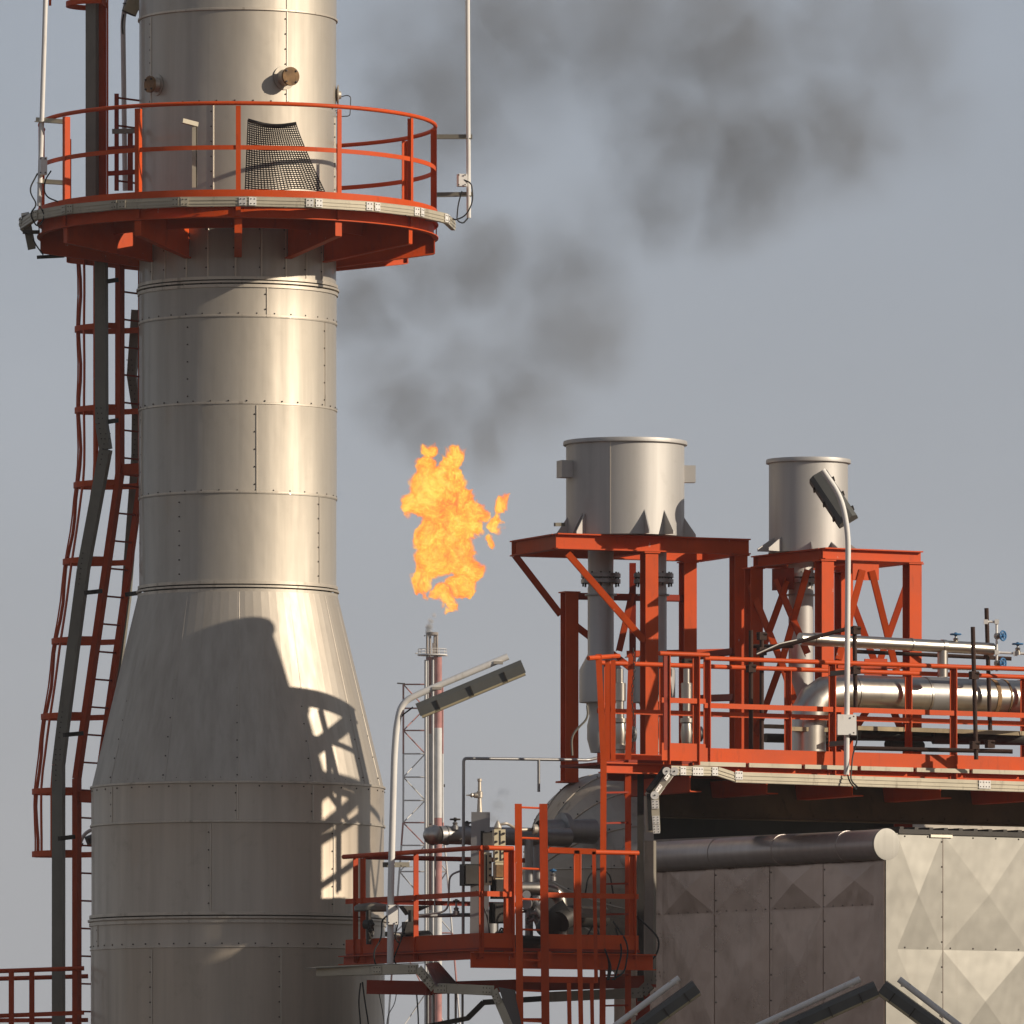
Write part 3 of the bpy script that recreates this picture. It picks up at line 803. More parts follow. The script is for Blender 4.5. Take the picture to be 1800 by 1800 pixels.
for p_ in (pa + Vector((-.06, -.02, .0)), pa + Vector((.02, -.02, .0)), pb):
    m = MB(); m.lathe_axis(p_ + Vector((0, -.02, 0)), Vector((0, 1, 0)), [(0, 0), (0, .045), (.02, .045)], 20); pv = part('pivot_disc', m, M_WHITE, ct)
    m = MB(); m.lathe_axis(p_ + Vector((0, -.026, 0)), Vector((0, 1, 0)), [(0, 0), (0, .009), (.01, .009)], 8); part('bolts', m, M_BOLT, pv)
dA = TP.a
for x, y, n, w in ((1200, 1355, 2, .07), (1226, 1356, 4, .13), (1256, 1356, 2, .07), (1298, 1363, 3, .09), (1730, 1379, 4, .15)): dots(ct, tpz(x, y), dA, n, w=w)
for p_, q_, t in ((pa, pb, .25), (pa, pb, .75), (pb, pc, .25), (pb, pc, .68), (pb, pc, .93)):
    d = (q_ - p_).normalized(); dots(ct, p_ + (q_ - p_) * t, d, 3, w=.09, h=.075)
gd = boxtray([P(1143, 1478, 101.1), P(1143, 1730, 101.1), P(1128, 1745, 101.1), P(955, 1753, 100.8)], .105, .09, 'dull grey duct dropping before the vessel and turning left under the lower platform', paint('duct_grey_brown', (.235, .21, .17), .5, .12))
b = MB(); b.bar(P(1126, 1340, 101.4), P(1126, 1760, 101.4), .07, .1); single('conduit', b, M_DARK, 'dark vertical conduit strip just behind the grey duct', 'conduit')

# ------------------------------------------------------------------ vessel under the deck
VA = Vector((math.cos(R(TH)), math.sin(R(TH)), 0))
VR = 1.12
vc = P(1075, 1532, 106.3); 
vessel = thing('pressure_vessel', 'large horizontal vessel with domed end lying under the railed deck', 'vessel', (vc.x, vc.y, vc.z - VR))
b = MB(); b.lathe_axis(vc, VA, [(0, VR), (.01, VR + .004), (7.5, VR + .004)], 96); part('shell', b, M_VESSEL, vessel, 45)
b = MB(); prof = [(-VR * .86 * math.cos(t), VR * math.sin(t)) for t in [math.pi / 2 * i / 14 for i in range(15)]]
b.lathe_axis(vc, VA, prof, 28); part('dome_end', b, M_VESSEL, vessel, 0)
b = MB()
for k in range(14):
    a = 2 * math.pi * k / 14
    d, r_, u_ = b.frame(vc, vc + VA)
    pts = [vc + VA * (-(VR * .86 + .006) * math.cos(t)) + (r_ * math.cos(a) + u_ * math.sin(a)) * (VR + .006) * math.sin(t) for t in [math.pi / 2 * i / 12 for i in range(1, 13)]]
    b.tube(pts, .008, 5)
part('gore_seams', b, M_TRIM, vessel)
b = MB()
for k in range(56):
    a = 2 * math.pi * k / 56
    c = vc + (r_ * math.cos(a) + u_ * math.sin(a)) * (VR + .004) + VA * .03
    b.ball(c, .011, 6, 4)
for k in range(14):
    a = 2 * math.pi * k / 14
    for t in (.5, .75, 1.0, 1.25):
        c = vc + VA * (-(VR * .86 + .01) * math.cos(t)) + (r_ * math.cos(a + .03) + u_ * math.sin(a + .03)) * (VR + .006) * math.sin(t)
        b.ball(c, .010, 6, 4)
part('rivets', b, M_BOLT, vessel)
for k in range(2):
    b = MB(); c = vc + VA * (1.2 + 4 * k); b.prism([c + n_ * -.8 + Vector((0, 0, -VR * .5)), c + n_ * .8 + Vector((0, 0, -VR * .5)), Vector(((c + n_ * .8).x, (c + n_ * .8).y, 0)), Vector(((c - n_ * .8).x, (c - n_ * .8).y, 0))], VA * .3)
    part('saddle', b, M_DARK, vessel)
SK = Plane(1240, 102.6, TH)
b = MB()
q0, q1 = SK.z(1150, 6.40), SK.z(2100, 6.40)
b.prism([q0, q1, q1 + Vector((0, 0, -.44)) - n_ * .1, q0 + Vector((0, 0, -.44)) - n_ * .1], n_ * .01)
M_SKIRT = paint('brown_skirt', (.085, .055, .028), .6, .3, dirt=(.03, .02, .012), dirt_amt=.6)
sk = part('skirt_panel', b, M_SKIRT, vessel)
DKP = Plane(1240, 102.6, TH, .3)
b = MB(); b.prism([DKP(1150, 1436), DKP(1575, 1446), DKP(1575, 1460), DKP(1545, 1459), DKP(1150, 1476)], n_ * .01); part('gap_shade_sheet', b, M_BLACK, vessel)  # black sheet standing in for the shade in the gap below the skirt
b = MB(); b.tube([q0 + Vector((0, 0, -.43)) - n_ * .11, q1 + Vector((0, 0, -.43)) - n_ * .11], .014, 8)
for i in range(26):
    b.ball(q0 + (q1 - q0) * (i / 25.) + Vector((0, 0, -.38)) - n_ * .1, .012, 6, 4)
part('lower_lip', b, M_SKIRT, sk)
b = MB(); c = P(975, 1460, 104.9); b.lathe_axis(c + VA * .5, -VA, [(0, .14), (.35, .13), (.36, .2), (.42, .2), (.43, .13), (.7, .11)], 24); part('end_nozzle', b, M_PIPE2, vessel)

# ------------------------------------------------------------------ casing with cross-broken sheets
CA = Plane(1556, 101.5, 34)
CB = Plane(1556, 101.5, -56)
ZCT = zy(1464, 101.5)
cas = thing('duct_casing', 'big box casing clad in cross-broken bright metal sheets at lower right', 'casing', (CA.o.x, CA.o.y, 0))
def crossface(pl, cells, d, mat, name='sheet'):
    "each sheet is a shallow four-sided pyramid"
    for (x0, x1, z0, z1) in cells:
        o = -pl.n
        c = [pl.z(x0, z0), pl.z(x1, z0), pl.z(x1, z1), pl.z(x0, z1)]
        m = (c[0] + c[1] + c[2] + c[3]) / 4 + o * d * random.uniform(.6, 1.2) + (c[1] - c[0]) * random.uniform(-.05, .05) + (c[3] - c[0]) * random.uniform(-.04, .04)
        b = MB(); b.add([v + o * .004 for v in c] + [m], [(0, 1, 4), (1, 2, 4), (2, 3, 4), (3, 0, 4)])
        b.add(c + [v + o * .004 for v in c], [(0, 1, 5, 4), (1, 2, 6, 5), (2, 3, 7, 6), (3, 0, 4, 7)])
        part(name, b, mat, cas, 0)
def zc_(y): return zy(y, 101.5)
zr = [0, zc_(1860) , zc_(1668), ZCT]
zr = [0.05, zc_(2050), zc_(1862), zc_(1668), ZCT]
xs = [1576, 1657, 1806, 1960, 2110]
cells = [(xs[i], xs[i + 1], zr[j], zr[j + 1]) for i in range(4) for j in range(4)]
crossface(CA, cells, .022, M_CASE)
zl = [0.05, zc_(1950), zc_(1592), zc_(1506)]
zl = [0.05, zc_(2000), zc_(1800), zc_(1592), zc_(1500)]
xl = [1556, 1447, 1353, 1256, 1165, 1080]
cells = [(xl[i + 1], xl[i], zl[j], zl[j + 1]) for i in range(5) for j in range(4)]
crossface(CB, cells, .015, M_CASE2)
b = MB()   # inner box
e0, e1 = CB.z(1080, 0), CA.z(2110, 0); o0 = CA.z(1556, 0); 
inn = (CA.n + CB.n).normalized() * .03
q = [o0 + inn, e1 + CA.n * .03, e1 + (e0 - o0), e0 + CB.n * .03]
b.prism(q, Vector((0, 0, ZCT - .02))); part('box_body', b, M_VESSEL, cas, 0)
# corner strip
b = MB(); b.prism([CA.z(1556, 0) - CA.n * .014, CA.z(1577, 0) - CA.n * .014, CA.z(1577, 0), CA.z(1556, 0)], Vector((0, 0, ZCT))); part('corner_strip', b, M_CASE, cas, 0)
b = MB(); b.prism([CB.z(1556, 0) - CB.n * .014, CB.z(1556, 0), CB.z(1538, 0), CB.z(1538, 0) - CB.n * .014], Vector((0, 0, zc_(1500)))); part('corner_strip', b, M_CASE2, cas, 0)
rvc = MB()
def rv_pl(pl, x, z, s=.011):
    c = pl.z(x, z) - pl.n * .006; rvc.lathe_axis(c + pl.n * .004, -pl.n, [(0, s), (.008, s * .8), (.011, 0)], 7)
for x in (1577, 1657, 1806):
    for k in range(11): rv_pl(CA, x - 2, ZCT - .08 - k * .27)
for k in range(14): rv_pl(CA, 1590 + k * 40, zc_(1668) + .02); rv_pl(CA, 1590 + k * 40, ZCT - .03)
for x in xl[:4]:
    for k in range(9): rv_pl(CB, x + (-14 if x == 1556 else 3), zc_(1515) - .05 - k * .28)
for k in range(24): rv_pl(CB, 1550 - k * 17, zc_(1592) + .02, .008); rv_pl(CB, 1550 - k * 17, zc_(1508), .008)
part('rivets', rvc, M_BOLT, cas, kind='stuff')
sm = MB()
for x in (1657, 1806):
    sm.bar(CA.z(x, .1) - CA.n * .005, CA.z(x, ZCT) - CA.n * .005, .008, .002, tuple(CA.n))
for x in xl[1:4]: sm.bar(CB.z(x, .1) - CB.n * .006, CB.z(x, zc_(1500)) - CB.n * .006, .01, .006, tuple(CB.n))
for z in (zc_(1592), zc_(1500)): sm.bar(CB.z(1556, z) - CB.n * .006, CB.z(1085, z) - CB.n * .006, .006, .014)
part('lap_seams', sm, M_CASE2, cas)
# roll cover along the top of the side face
hr = 27 * K * 101.4
p0 = CB.z(1566, zc_(1485)) - CB.n * .08 + Vector((.0, -.0, 0)); p1 = CB.z(1100, zc_(1485)) - CB.n * .08
dd = (p0 - p1).normalized()
roll = thing('insulated_header', 'round insulated header pipe with bright end cap along the top of the casing', 'pipe', tuple((p0 + p1) / 2))
b = MB(); b.lathe_axis(p1, dd, [(0, 0), (0, hr), ((p0 - p1).length, hr)], 48); M_ROLL = steel('roll_sheet', (.62, .56, .52), .42, metal=.6, stain_amt=.12); part('pipe_body', b, M_ROLL, roll, 45)
b = MB(); L = (p0 - p1).length; b.lathe_axis(p1, dd, [(L, hr - .002), (L, hr + .006), (L + .035, hr + .006), (L + .037, hr * .96), (L + .040, hr * .5), (L + .041, 0)], 48); part('end_cap', b, steel('cap_sheet', (.42, .40, .355), .6, metal=.5, stain_amt=.15), roll, 30)
b = MB()
for t in (.12, .38, .62, .86): b.lathe_axis(p1 + dd * L * t, dd, [(0, hr), (0, hr + .006), (.03, hr + .006), (.03, hr)], 48)
part('joint_band', b, M_ROLL, roll)
b = MB()
for i in range(16):
    c = CA.z(1590 + i * 26, ZCT + .05) + CA.n * .05; b.bar(c, c + CA.n * .6, .05, .05)
b.bar(CA.z(1578, ZCT + .02), CA.z(2000, ZCT + .02), .05, .05)
part('roof_ribs', b, M_DARK, cas)
b = MB(); b.bar(CA.z(1634, ZCT - .012) - CA.n * .015, CA.z(1672, ZCT - .012) - CA.n * .015, .02, .045); part('lifting_lug', b, M_TRIM, cas)

# unseen clad box, added out of frame to keep the lower gangways in shade
nb_ = thing('added_shade_box', 'unseen clad box added beyond the right edge to shade the lower gangways', 'casing', (9.2, 96.2, 0))
b = MB(); b.box((9.2, 96.2, 6.3), 2.4, 4.0, 4.2, 0); part('duct_body', b, M_CASE2, nb_, 0)  # body of the added shade box, not a real duct
for x_, y_ in ((8.2, 94.4), (10.2, 94.4), (8.2, 98.0), (10.2, 98.0)):
    b = MB(); b.bar((x_, y_, 0), (x_, y_, 4.2), .25, .25); part('support_column', b, M_DKRED, nb_)
b = MB()
for z in (4.3, 5.6, 7.0, 8.38): b.box((9.2, 96.2, z), 2.46, 4.06, .06, 0)
part('added_box_stiffener', b, M_TRIM, nb_, 0)

# ================================================================== VENT SILENCERS + FRAMES
def silencer(xc, Yc, rpx, ytop, zbase, label, gus, lugs=(), flat=False, seam_x=None):
    r = rpx * K * Yc; c = Vector(((xc - 900) * K * Yc, Yc, 0)); zt = zy(ytop, Yc)
    t = thing('vent_drum', label, 'vent drum', (c.x, c.y, zbase), 'vent drums on orange frames')
    b = MB(); b.lathe(c, [(r, zbase), (r, zt), (r - .012, zt), (r - .012, zbase + .02), (.001, zbase + .02)], 128); part('shell', b, M_DRUM, t, 40)
    b = MB(); b.lathe(c, [(r + .0005, zt - .045), (r + .032, zt - .04), (r + .034, zt - .015), (r + .028, zt + .004), (r - .02, zt + .006), (r - .02, zt - .02)], 128); part('rim', b, M_DRUM, t, 40)
    for a, h, L in gus:
        tt = R(a); o = Vector((math.sin(tt), -math.cos(tt), 0)); s_ = Vector((math.cos(tt), math.sin(tt), 0))
        b = MB(); q0 = c + o * r + Vector((0, 0, zbase)); tz = Vector((0, 0, h))
        b.prism([q0 - s_ * .0, q0 + o * L, q0 + o * L + Vector((0, 0, .03)), q0 + tz], s_ * .014)
        part('gusset', b, M_DRUM, t, 20)
    for a, z, w in lugs:
        tt = R(a); o = Vector((math.sin(tt), -math.cos(tt), 0)); b = MB(); b.box(c + o * (r + .05) + Vector((0, 0, z)), w, .15, .19, tt); part('lifting_lug', b, M_DRUM, t)
    if seam_x is not None:
        a = math.asin((seam_x - xc) / rpx); o = Vector((math.sin(a), -math.cos(a), 0)); b = MB(); b.bar(c + o * (r + .001) + Vector((0, 0, zbase)), c + o * (r + .001) + Vector((0, 0, zt - .04)), .01, .004); part('weld_seam', b, M_TRIM, t)
    return t, c, r
ZB1 = 9.225
d1, c1, r1 = silencer(1099, 105.5, 104, 777, ZB1, 'wide steel vent drum with lifting lugs on the nearer orange frame', [(-78, .22, .13), (-48, .24, .14), (-50 + 6, .24, .14), (18, .27, .16), (40, .27, .16), (84, .22, .13), (120, .25, .15), (160, .25, .15), (200, .25, .15), (240, .25, .15)],
                      lugs=[(-70, 9.97, .17), (97, 9.94, .12)], seam_x=1072)
ZB2 = 9.02
d2, c2, r2 = silencer(1421, 105.05, 69.5, 809, ZB2, 'narrower steel vent drum on the farther orange frame behind a lamp', [(-64, .16, .2), (-46, .16, .2), (2, .10, .12), (33, .10, .12), (88, .12, .12), (130, .12, .12), (180, .12, .12), (230, .12, .12)])
b = MB(); b.bar(P(975, 922, 104.9), P(992, 922, 105.2), .02, .04); part('earthing_tab', b, M_TRAYG, d1)

def vframe(name, label, N, axA, axB, la, lb, zt, hb, cols, zcol, braces, extra=()):
    t = thing('support_frame', label, 'steel frame', (N.x, N.y, ZDK), 'orange drum support frames')
    def g_(a, b_, z): return N + axA * a + axB * b_ + Vector((0, 0, z - N.z))
    zc = zt - hb / 2
    for p_, q_ in (((-.0, 0), (la, 0)), ((0, lb), (la, lb))):
        b = MB(); b.ibeam(g_(p_[0], p_[1], zc), g_(q_[0], q_[1], zc), .12, hb); part('beam', b, M_ORANGE, t)
    for a in (.03, la * .5, la - .03):
        b = MB(); b.ibeam(g_(a, .062, zc), g_(a, lb - .062, zc), .1, hb - .004); part('beam', b, M_ORANGE if a > .1 else M_ORANGE2, t)
    for (a, bb, z1, z0) in cols:
        b = MB(); p_ = g_(a, bb, z0); q_ = g_(a, bb, z1 if z1 else zt - hb - .003)
        w = .155; fx, fy = tuple(axA), tuple(axB)
        # H column: flanges face front and back, web between
        b.bar(p_, q_, w, .014, fy, 0, w / 2 - .007); b.bar(p_, q_, w, .014, fy, 0, -w / 2 + .007); b.bar(p_, q_, .012, w - .03, fy)
        if bb == 0: b.bar(p_ , q_, .012, w - .03, fy, -w / 2 + .007); b.bar(p_, q_, .012, w - .03, fy, w / 2 - .007)
        b.box((p_ + q_) / 2 * 0 + q_ + Vector((0, 0, -.008)), .19, .19, .014, math.atan2(axA.y, axA.x))
        b.box(p_ + Vector((0, 0, .01)), .24, .24, .02, math.atan2(axA.y, axA.x))
        part('column', b, M_ORANGE, t)
    for (p_, q_, w, m_) in braces:
        b = MB(); b.angle(p_, q_, .075, w, 1, .010, (0, 1, 0)) if w > 0 else b.bar(p_, q_, -w, .012, (0, 1, 0)); part('brace', b, m_, t)
    for pts, m_ in extra:
        b = MB(); b.prism(pts, axB * .012); part('gusset_plate', b, m_, t)
    return t
aA = R(23); A1 = Vector((math.cos(aA), math.sin(aA), 0)); B1 = Vector((-math.sin(aA), math.cos(aA), 0))
N1 = P(977, 938, 104.75); N1.z = ZB1 - .004
FP1 = Plane(977, 104.75, 23); FB1 = Plane(977, 104.75, 23, 1.25)
def ab(pl, x, N, ax): return (pl.z(x, 0) - Vector((N.x, N.y, 0))).dot(ax)
LA1 = ab(FP1, 1316, N1, A1)
fl = FP1; fb = FB1
SP1 = Plane(977, 104.75, -67)
fr1 = vframe('f', 'nearer orange steel frame with long diagonal braces carrying the wide drum', N1, A1, B1, LA1, 1.25, ZB1 - .004, .175,
    [(ab(FP1, 1143, N1, A1), .03, None, ZDK), (ab(FP1, 1300, N1, A1), .03, None, ZDK), (ab(FB1, 1209, N1, A1), 1.25, None, ZDK), (ab(FB1, 1001, N1, A1), 1.25, zy(1040, FB1.Y(1001)), ZDK)], ZDK,
    [(FP1(997, 972), FP1(1132, 1126), .075, M_ORANGE), (SP1(905, 976), P(985, 1080, 106.0), .07, M_ORANGE2), (FB1(1012, 1100), FB1(1142, 1200), .07, M_ORANGE2),
     (FB1(1112, 1040), FB1(1088, 1145), .08, M_ORANGE2), (FB1(1112, 990), FB1(1112, 1330), .085, M_DKRED), (FB1(1010, 1048), FB1(1205, 1052), .075, M_DKRED), (FB1(1100, 1150), FB1(1300, 1146), .06, M_ORANGE2),
     (FB1(1225, 1228), FP1(1290, 1226), .04, M_DKRED), (FB1(1225, 1154), FP1(1290, 1145), .05, M_DKRED)])
aA = R(29); A2 = Vector((math.cos(aA), math.sin(aA), 0)); B2 = Vector((-math.sin(aA), math.cos(aA), 0))
N2 = P(1446, 962, 104.1); N2.z = ZB2 - .004
FP2 = Plane(1446, 104.1, 29); FL2 = Plane(1446, 104.1, -61); FB2 = Plane(1446, 104.1, 29, 1.5)
LA2 = ab(FP2, 1618, N2, A2)
fr2 = vframe('f', 'farther orange steel frame with V-shaped braces carrying the narrower drum', N2, A2, B2, LA2, 1.5, ZB2 - .004, .13,
    [(.04, .03, None, ZDK), (LA2 - .09, .03, None, ZDK), (.0, 1.5, None, ZDK), (LA2 - .09, 1.5, None, ZDK)], ZDK,
    [(FP2(1516, 1003), FP2(1474, 1160), .07, M_ORANGE), (FP2(1532, 1003), FP2(1577, 1185), .07, M_ORANGE), (FB2(1600, 1010), FB2(1540, 1180), .06, M_ORANGE2), (FB2(1480, 1010), FB2(1540, 1170), .06, M_ORANGE2),
     (FL2(1420, 1000), FL2(1375, 1160), .07, M_ORANGE), (FL2(1385, 1020), FL2(1330, 1170), .065, M_ORANGE), (FL2(1318, 1030), FL2(1372, 1160), .065, M_ORANGE), (FL2(1365, 1020), FL2(1420, 1150), .05, M_ORANGE2),
     (FP2(1470, 1170), FP2(1590, 1170), .07, M_ORANGE2), (FP2(1560, 1190), FP2(1480, 1320), .07, M_ORANGE2), (FP2(1545, 1190), FP2(1600, 1320), .07, M_ORANGE2),
     (FL2(1372, 1160), FL2(1420, 1300), .06, M_ORANGE2), (FL2(1375, 1160), FL2(1325, 1300), .06, M_ORANGE2)],
    extra=[([FP2(1499, 990), FP2(1545, 990), FP2(1545, 1020), FP2(1499, 1020)], M_ORANGE), ([FL2(1358, 1000), FL2(1396, 998), FL2(1396, 1036), FL2(1358, 1038)], M_DKRED), ([FP2(1520, 1158), FP2(1560, 1158), FP2(1560, 1190), FP2(1520, 1190)], M_ORANGE2)])
# legs / vent pipes under the drums
def vpipe(xc, Yc, rpx, ys_, label, xs_=None):
    u = K * Yc; c = Vector(((xc - 900) * u, Yc, 0)); t = thing('vent_pipe', label, 'pipe', (c.x, c.y, zy(1320, Yc)), 'vent pipes under the drums')
    prof = [(r_ * u, zy(y_, Yc)) for y_, r_ in ys_]
    b = MB(); b.lathe(c, prof[::-1], 40); part('pipe_body', b, M_DRUM, t, 30)
    for yf in (1012, 1022):
        b = MB(); z = zy(yf, Yc); b.lathe(c, [(rpx * u, z - .022), ((rpx + 12) * u, z - .022), ((rpx + 12) * u, z + .022), (rpx * u, z + .022)], 40, True); f_ = part('flange', b, M_PIPE2, t)
    b = MB()
    for k in range(12):
        a = 30 * k; q_ = polar(c, (rpx + 8) * u, a, zy(1017, Yc)); b.tube([q_ - Vector((0, 0, .09)), q_ + Vector((0, 0, .07))], .012, 6)
    part('bolts', b, M_BOLT, f_)
    b = MB(); z = zy(1046, Yc); b.lathe(c, [(rpx * u, z - .008), ((rpx + 5) * u, z - .008), ((rpx + 5) * u, z + .008), (rpx * u, z + .008)], 40, True); part('ring', b, M_PIPE2, t)
    return t
prof1 = [(950, 23), (1030, 22), (1035, 23), (1150, 23), (1178, 38), (1235, 38), (1236, 26), (1258, 20), (1275, 24), (1300, 24), (1322, 18), (1323, 18)]
vpipe(1056, 105.72, 23, prof1, 'grey vent pipe under the wide drum, widening towards the deck, left of the column')
vpipe(1149, 105.5, 23, prof1, 'vent pipe under the wide drum half hidden behind the orange column')
vpipe(1408, 105.05, 22, [(950, 22), (1300, 22), (1301, 22)], 'pale vent pipe under the narrower drum')
for xc, Yc in ((1090, 104.3), (1207, 104.6)):
    u = K * Yc; c = Vector(((xc - 900) * u, Yc, 0)); t = thing('relief_valve', ('slim steel relief valve beside the ladder head' if xc < 1100 else 'slim steel relief valve between the gate and the tall column'), 'valve', (c.x, c.y, ZDK), 'slim relief valves on the deck')
    pr = [(1175, 2), (1176, 6), (1200, 6), (1201, 10), (1232, 10), (1233, 7), (1262, 7), (1263, 12), (1270, 12), (1272, 9), (1290, 11), (1308, 9), (1309, 14), (1318, 14), (1319, 9), (1345, 9)]
    b = MB(); b.lathe(c, [(r_ * u, zy(y_, Yc)) for y_, r_ in pr][::-1], 20); part('valve_body', b, M_PIPE, t, 30)
    b = MB(); b.lathe_axis(Vector((c.x, c.y, zy(1290, Yc))), Vector((1, .3, 0)), [(0, .05), (.14, .05), (.141, .085), (.17, .085), (.171, 0)], 18); part('side_flange', b, M_PIPE2, t)

# wire draping at the left of the frame
w = MB(); w.tube(bend([P(1032, 1240, 104.8), P(1034, 1262, 104.8), P(1004, 1292, 104.8), P(1006, 1328, 104.8)], .1), .012, 8)
single('conduit', w, M_TRAYG, 'thin bent grey conduit under the left vent pipe', 'conduit')

# ================================================================== PIPES ON THE DECK
GP = Plane(1430, 103.4, TH)   # the plane of the big pipe
def pipe_thing(name, pts, r, label, mat, bands=(), seg=32, br=.35, group=None, cat='pipe', bn=10):
    pp = bend(pts, br, bn) if len(pts) > 2 else [Vector(p) for p in pts]
    t = thing(name, label, cat, tuple(min(pp, key=lambda v: v.z)), group)
    b = MB(); b.tube(pp, r, seg); part('pipe_body', b, mat, t, 50)
    for a, d, w, m_ in bands:
        b = MB(); b.lathe_axis(a, d, [(0, r), (0, r + .007), (w, r + .007), (w, r)], seg); part('joint_band', b, m_, t)
    return t
rb = .205
zbp = zy(1219, GP.Y(1500))
yv = GP.z(1419, 6.0)
bp = pipe_thing('insulated_pipe', [Vector((yv.x, yv.y, 6.3)), Vector((yv.x, yv.y, zbp)), GP.z(2100, zbp)], rb, 'thick shiny insulated pipe with a segmented elbow running along the deck', M_PIPE,
    [(GP.z(1497, zbp), GP.a, .03, M_PIPE), (GP.z(1622, zbp), GP.a, .02, M_PIPE), (GP.z(1625, zbp), GP.a, .28, M_PIPE2), (GP.z(1737, zbp), GP.a, .05, M_RUSTF), (GP.z(1760, zbp), GP.a, .02, M_RUSTF), (GP.z(1790, zbp), GP.a, .04, M_PIPE)], 40, .42, bn=4)
UP = Plane(1430, 102.9, TH)
def upz(x, y): return P(x, y, UP.Y(x))
u1 = pipe_thing('insulated_pipe', [upz(1406, 1123), upz(1745, 1141)], .068, 'slimmer bright insulated pipe crossing in front of the far frame', M_PIPE,
    [(upz(1430, 1124), UP.a, .16, M_PIPE), (upz(1600, 1133), UP.a, .02, M_PIPE), (upz(1655, 1136), UP.a, .05, M_PIPE)], 28)
b = MB(); b.tube([upz(1657, 1136), upz(1657, 1190)], .058, 20); part('tee_leg', b, M_PIPE, u1)
b = MB(); b.tube([upz(1330, 1150), upz(1370, 1132), upz(1406, 1124)], .012, 8); part('steam_tube', b, M_PIPE, u1)
sm_ = pipe_thing('small_pipe', [upz(1640, 1173), upz(1745, 1176)], .022, 'short thin pipe lying above the thick pipe', M_PIPE2)
def handwheel(mb, c, ax, r=.06):
    ax = ax.normalized(); a = Vector((0, 0, 1)) if abs(ax.z) < .9 else Vector((1, 0, 0)); s_ = ax.cross(a).normalized(); u_ = s_.cross(ax)
    mb.tube([c + (s_ * math.cos(t) + u_ * math.sin(t)) * r for t in [k * math.pi / 8 for k in range(16)]], .010, 6, True)
    for k in range(3):
        t = k * math.pi / 3; v = (s_ * math.cos(t) + u_ * math.sin(t)) * r; mb.bar(c - v, c + v, .008, .012)
    mb.tube([c - ax * .02, c + ax * .02], .016, 8)
def valve(c, ax, label, r=.055, mat=M_PIPE, up_len=.10, wheel=M_BLUE, group='blue handwheel valves'):
    t = thing('hand_valve', label, 'valve', tuple(c), group)
    ax = ax.normalized()
    b = MB(); b.lathe_axis(c - ax * .02, ax, [(0, 0), (0, .035), (.04, .035), (.05, .022), (.07, .03), (.085, .012), (up_len, .010), (up_len + .03, .006)], 12); part('valve_body', b, mat, t)
    b = MB(); handwheel(b, c + ax * up_len, ax, r); part('handwheel', b, wheel, t)
    return t
YV = 103.1
valve(upz(1680, 1131), Vector((0, 0, 1)), 'blue wheel valve standing on top of the slim insulated pipe')
valve(P(1753, 1118, YV + .9), Vector((.75, -.65, 0)), 'upper blue wheel valve on the white riser at right', .052, up_len=.08)
valve(P(1753, 1166, YV + .9), Vector((.75, -.65, 0)), 'lower blue wheel valve on the white riser at right', .052, up_len=.08)
valve(P(1789, 1148, YV + .9), Vector((0, 0, 1)), 'blue wheel valve standing at the end of the short white branch pipe')
Yq = YV + .9
b = MB(); b.tube(bend([P(1733, 1093, Yq), P(1752, 1093, Yq), P(1752, 1180, Yq)], .03, 3), .014, 10); b.tube([P(1752, 1147, Yq), P(1840, 1151, Yq)], .014, 10)
for x, y in ((1733, 1093), (1752, 1093), (1752, 1118), (1752, 1147), (1752, 1166), (1785, 1149)): b.box(P(x, y, Yq), .045, .045, .05)
single('white_riser', b, M_WHITE, 'thin white riser pipe with elbows at the right edge', 'pipe')
# rusty scaffold
def scaf(p_, q_, label, r=.024):
    b = MB(); b.tube([p_, q_], r, 12); single('scaffold_tube', b, M_RUST, label, 'scaffold tube', 'rusty scaffold tubes')
scaf(P(1320, 1108, 102.4), P(1320, 1330, 102.4), 'rusty upright tube beside the tall column, left of the braces')
scaf(P(1339, 1115, 102.8), P(1339, 1330, 102.8), 'rusty upright tube crossing the left V braces')
scaf(P(1330, 1148, 102.7), P(1490, 1105, 102.6), 'rusty sloping tube above the slim insulated pipe', .022)
scaf(P(1325, 1136, 103), P(1395, 1136, 102.8), 'short rusty tube tied across the left V braces', .022)
scaf(P(1502, 1100, 102.7), P(1504, 1250, 102.7), 'rusty upright tube just right of the white lamp pole')
scaf(P(1710, 1102, 102.4), P(1716, 1335, 102.4), 'tall rusty upright tube in front of the thick pipe at right')
scaf(P(1734, 1069, 104.2), P(1741, 1300, 104.2), 'rusty upright tube with the white riser behind the thick pipe')
scaf(P(1500, 1145, 104.6), P(1778, 1158, 104.6), 'rusty tube lying level behind the slim pipe', .022)
scaf(P(1500, 1315, 102.6), P(1780, 1321, 102.6), 'dark level tube low behind the toe board', .024)
scaf(P(1345, 1295, 103.8), P(1720, 1300, 103.8), 'dark level tube under the wooden planks', .03)
for x0, x1, y0, Yk, lab in ((1385, 1455, 1277, 103, 'short wooden plank end left of the white lamp pole'), (1508, 1580, 1276, 103, 'wooden plank between lamp pole and railing post'), (1602, 1790, 1279, 103.2, 'long wooden plank under the thick pipe at right'),
                            (1342, 1400, 1273, 104, 'wooden plank end behind the tall column')):
    b = MB(); b.prism([P(x0, y0, Yk), P(x1, y0 + (x1 - x0) * .035, Yk + .3), P(x1 + 20, y0 + (x1 - x0) * .035, Yk + 1.3), P(x0 + 10, y0, Yk + 1.3)], Vector((0, 0, -.045)))
    single('scaffold_plank', b, M_WOOD, lab, 'plank', 'wooden scaffold planks')
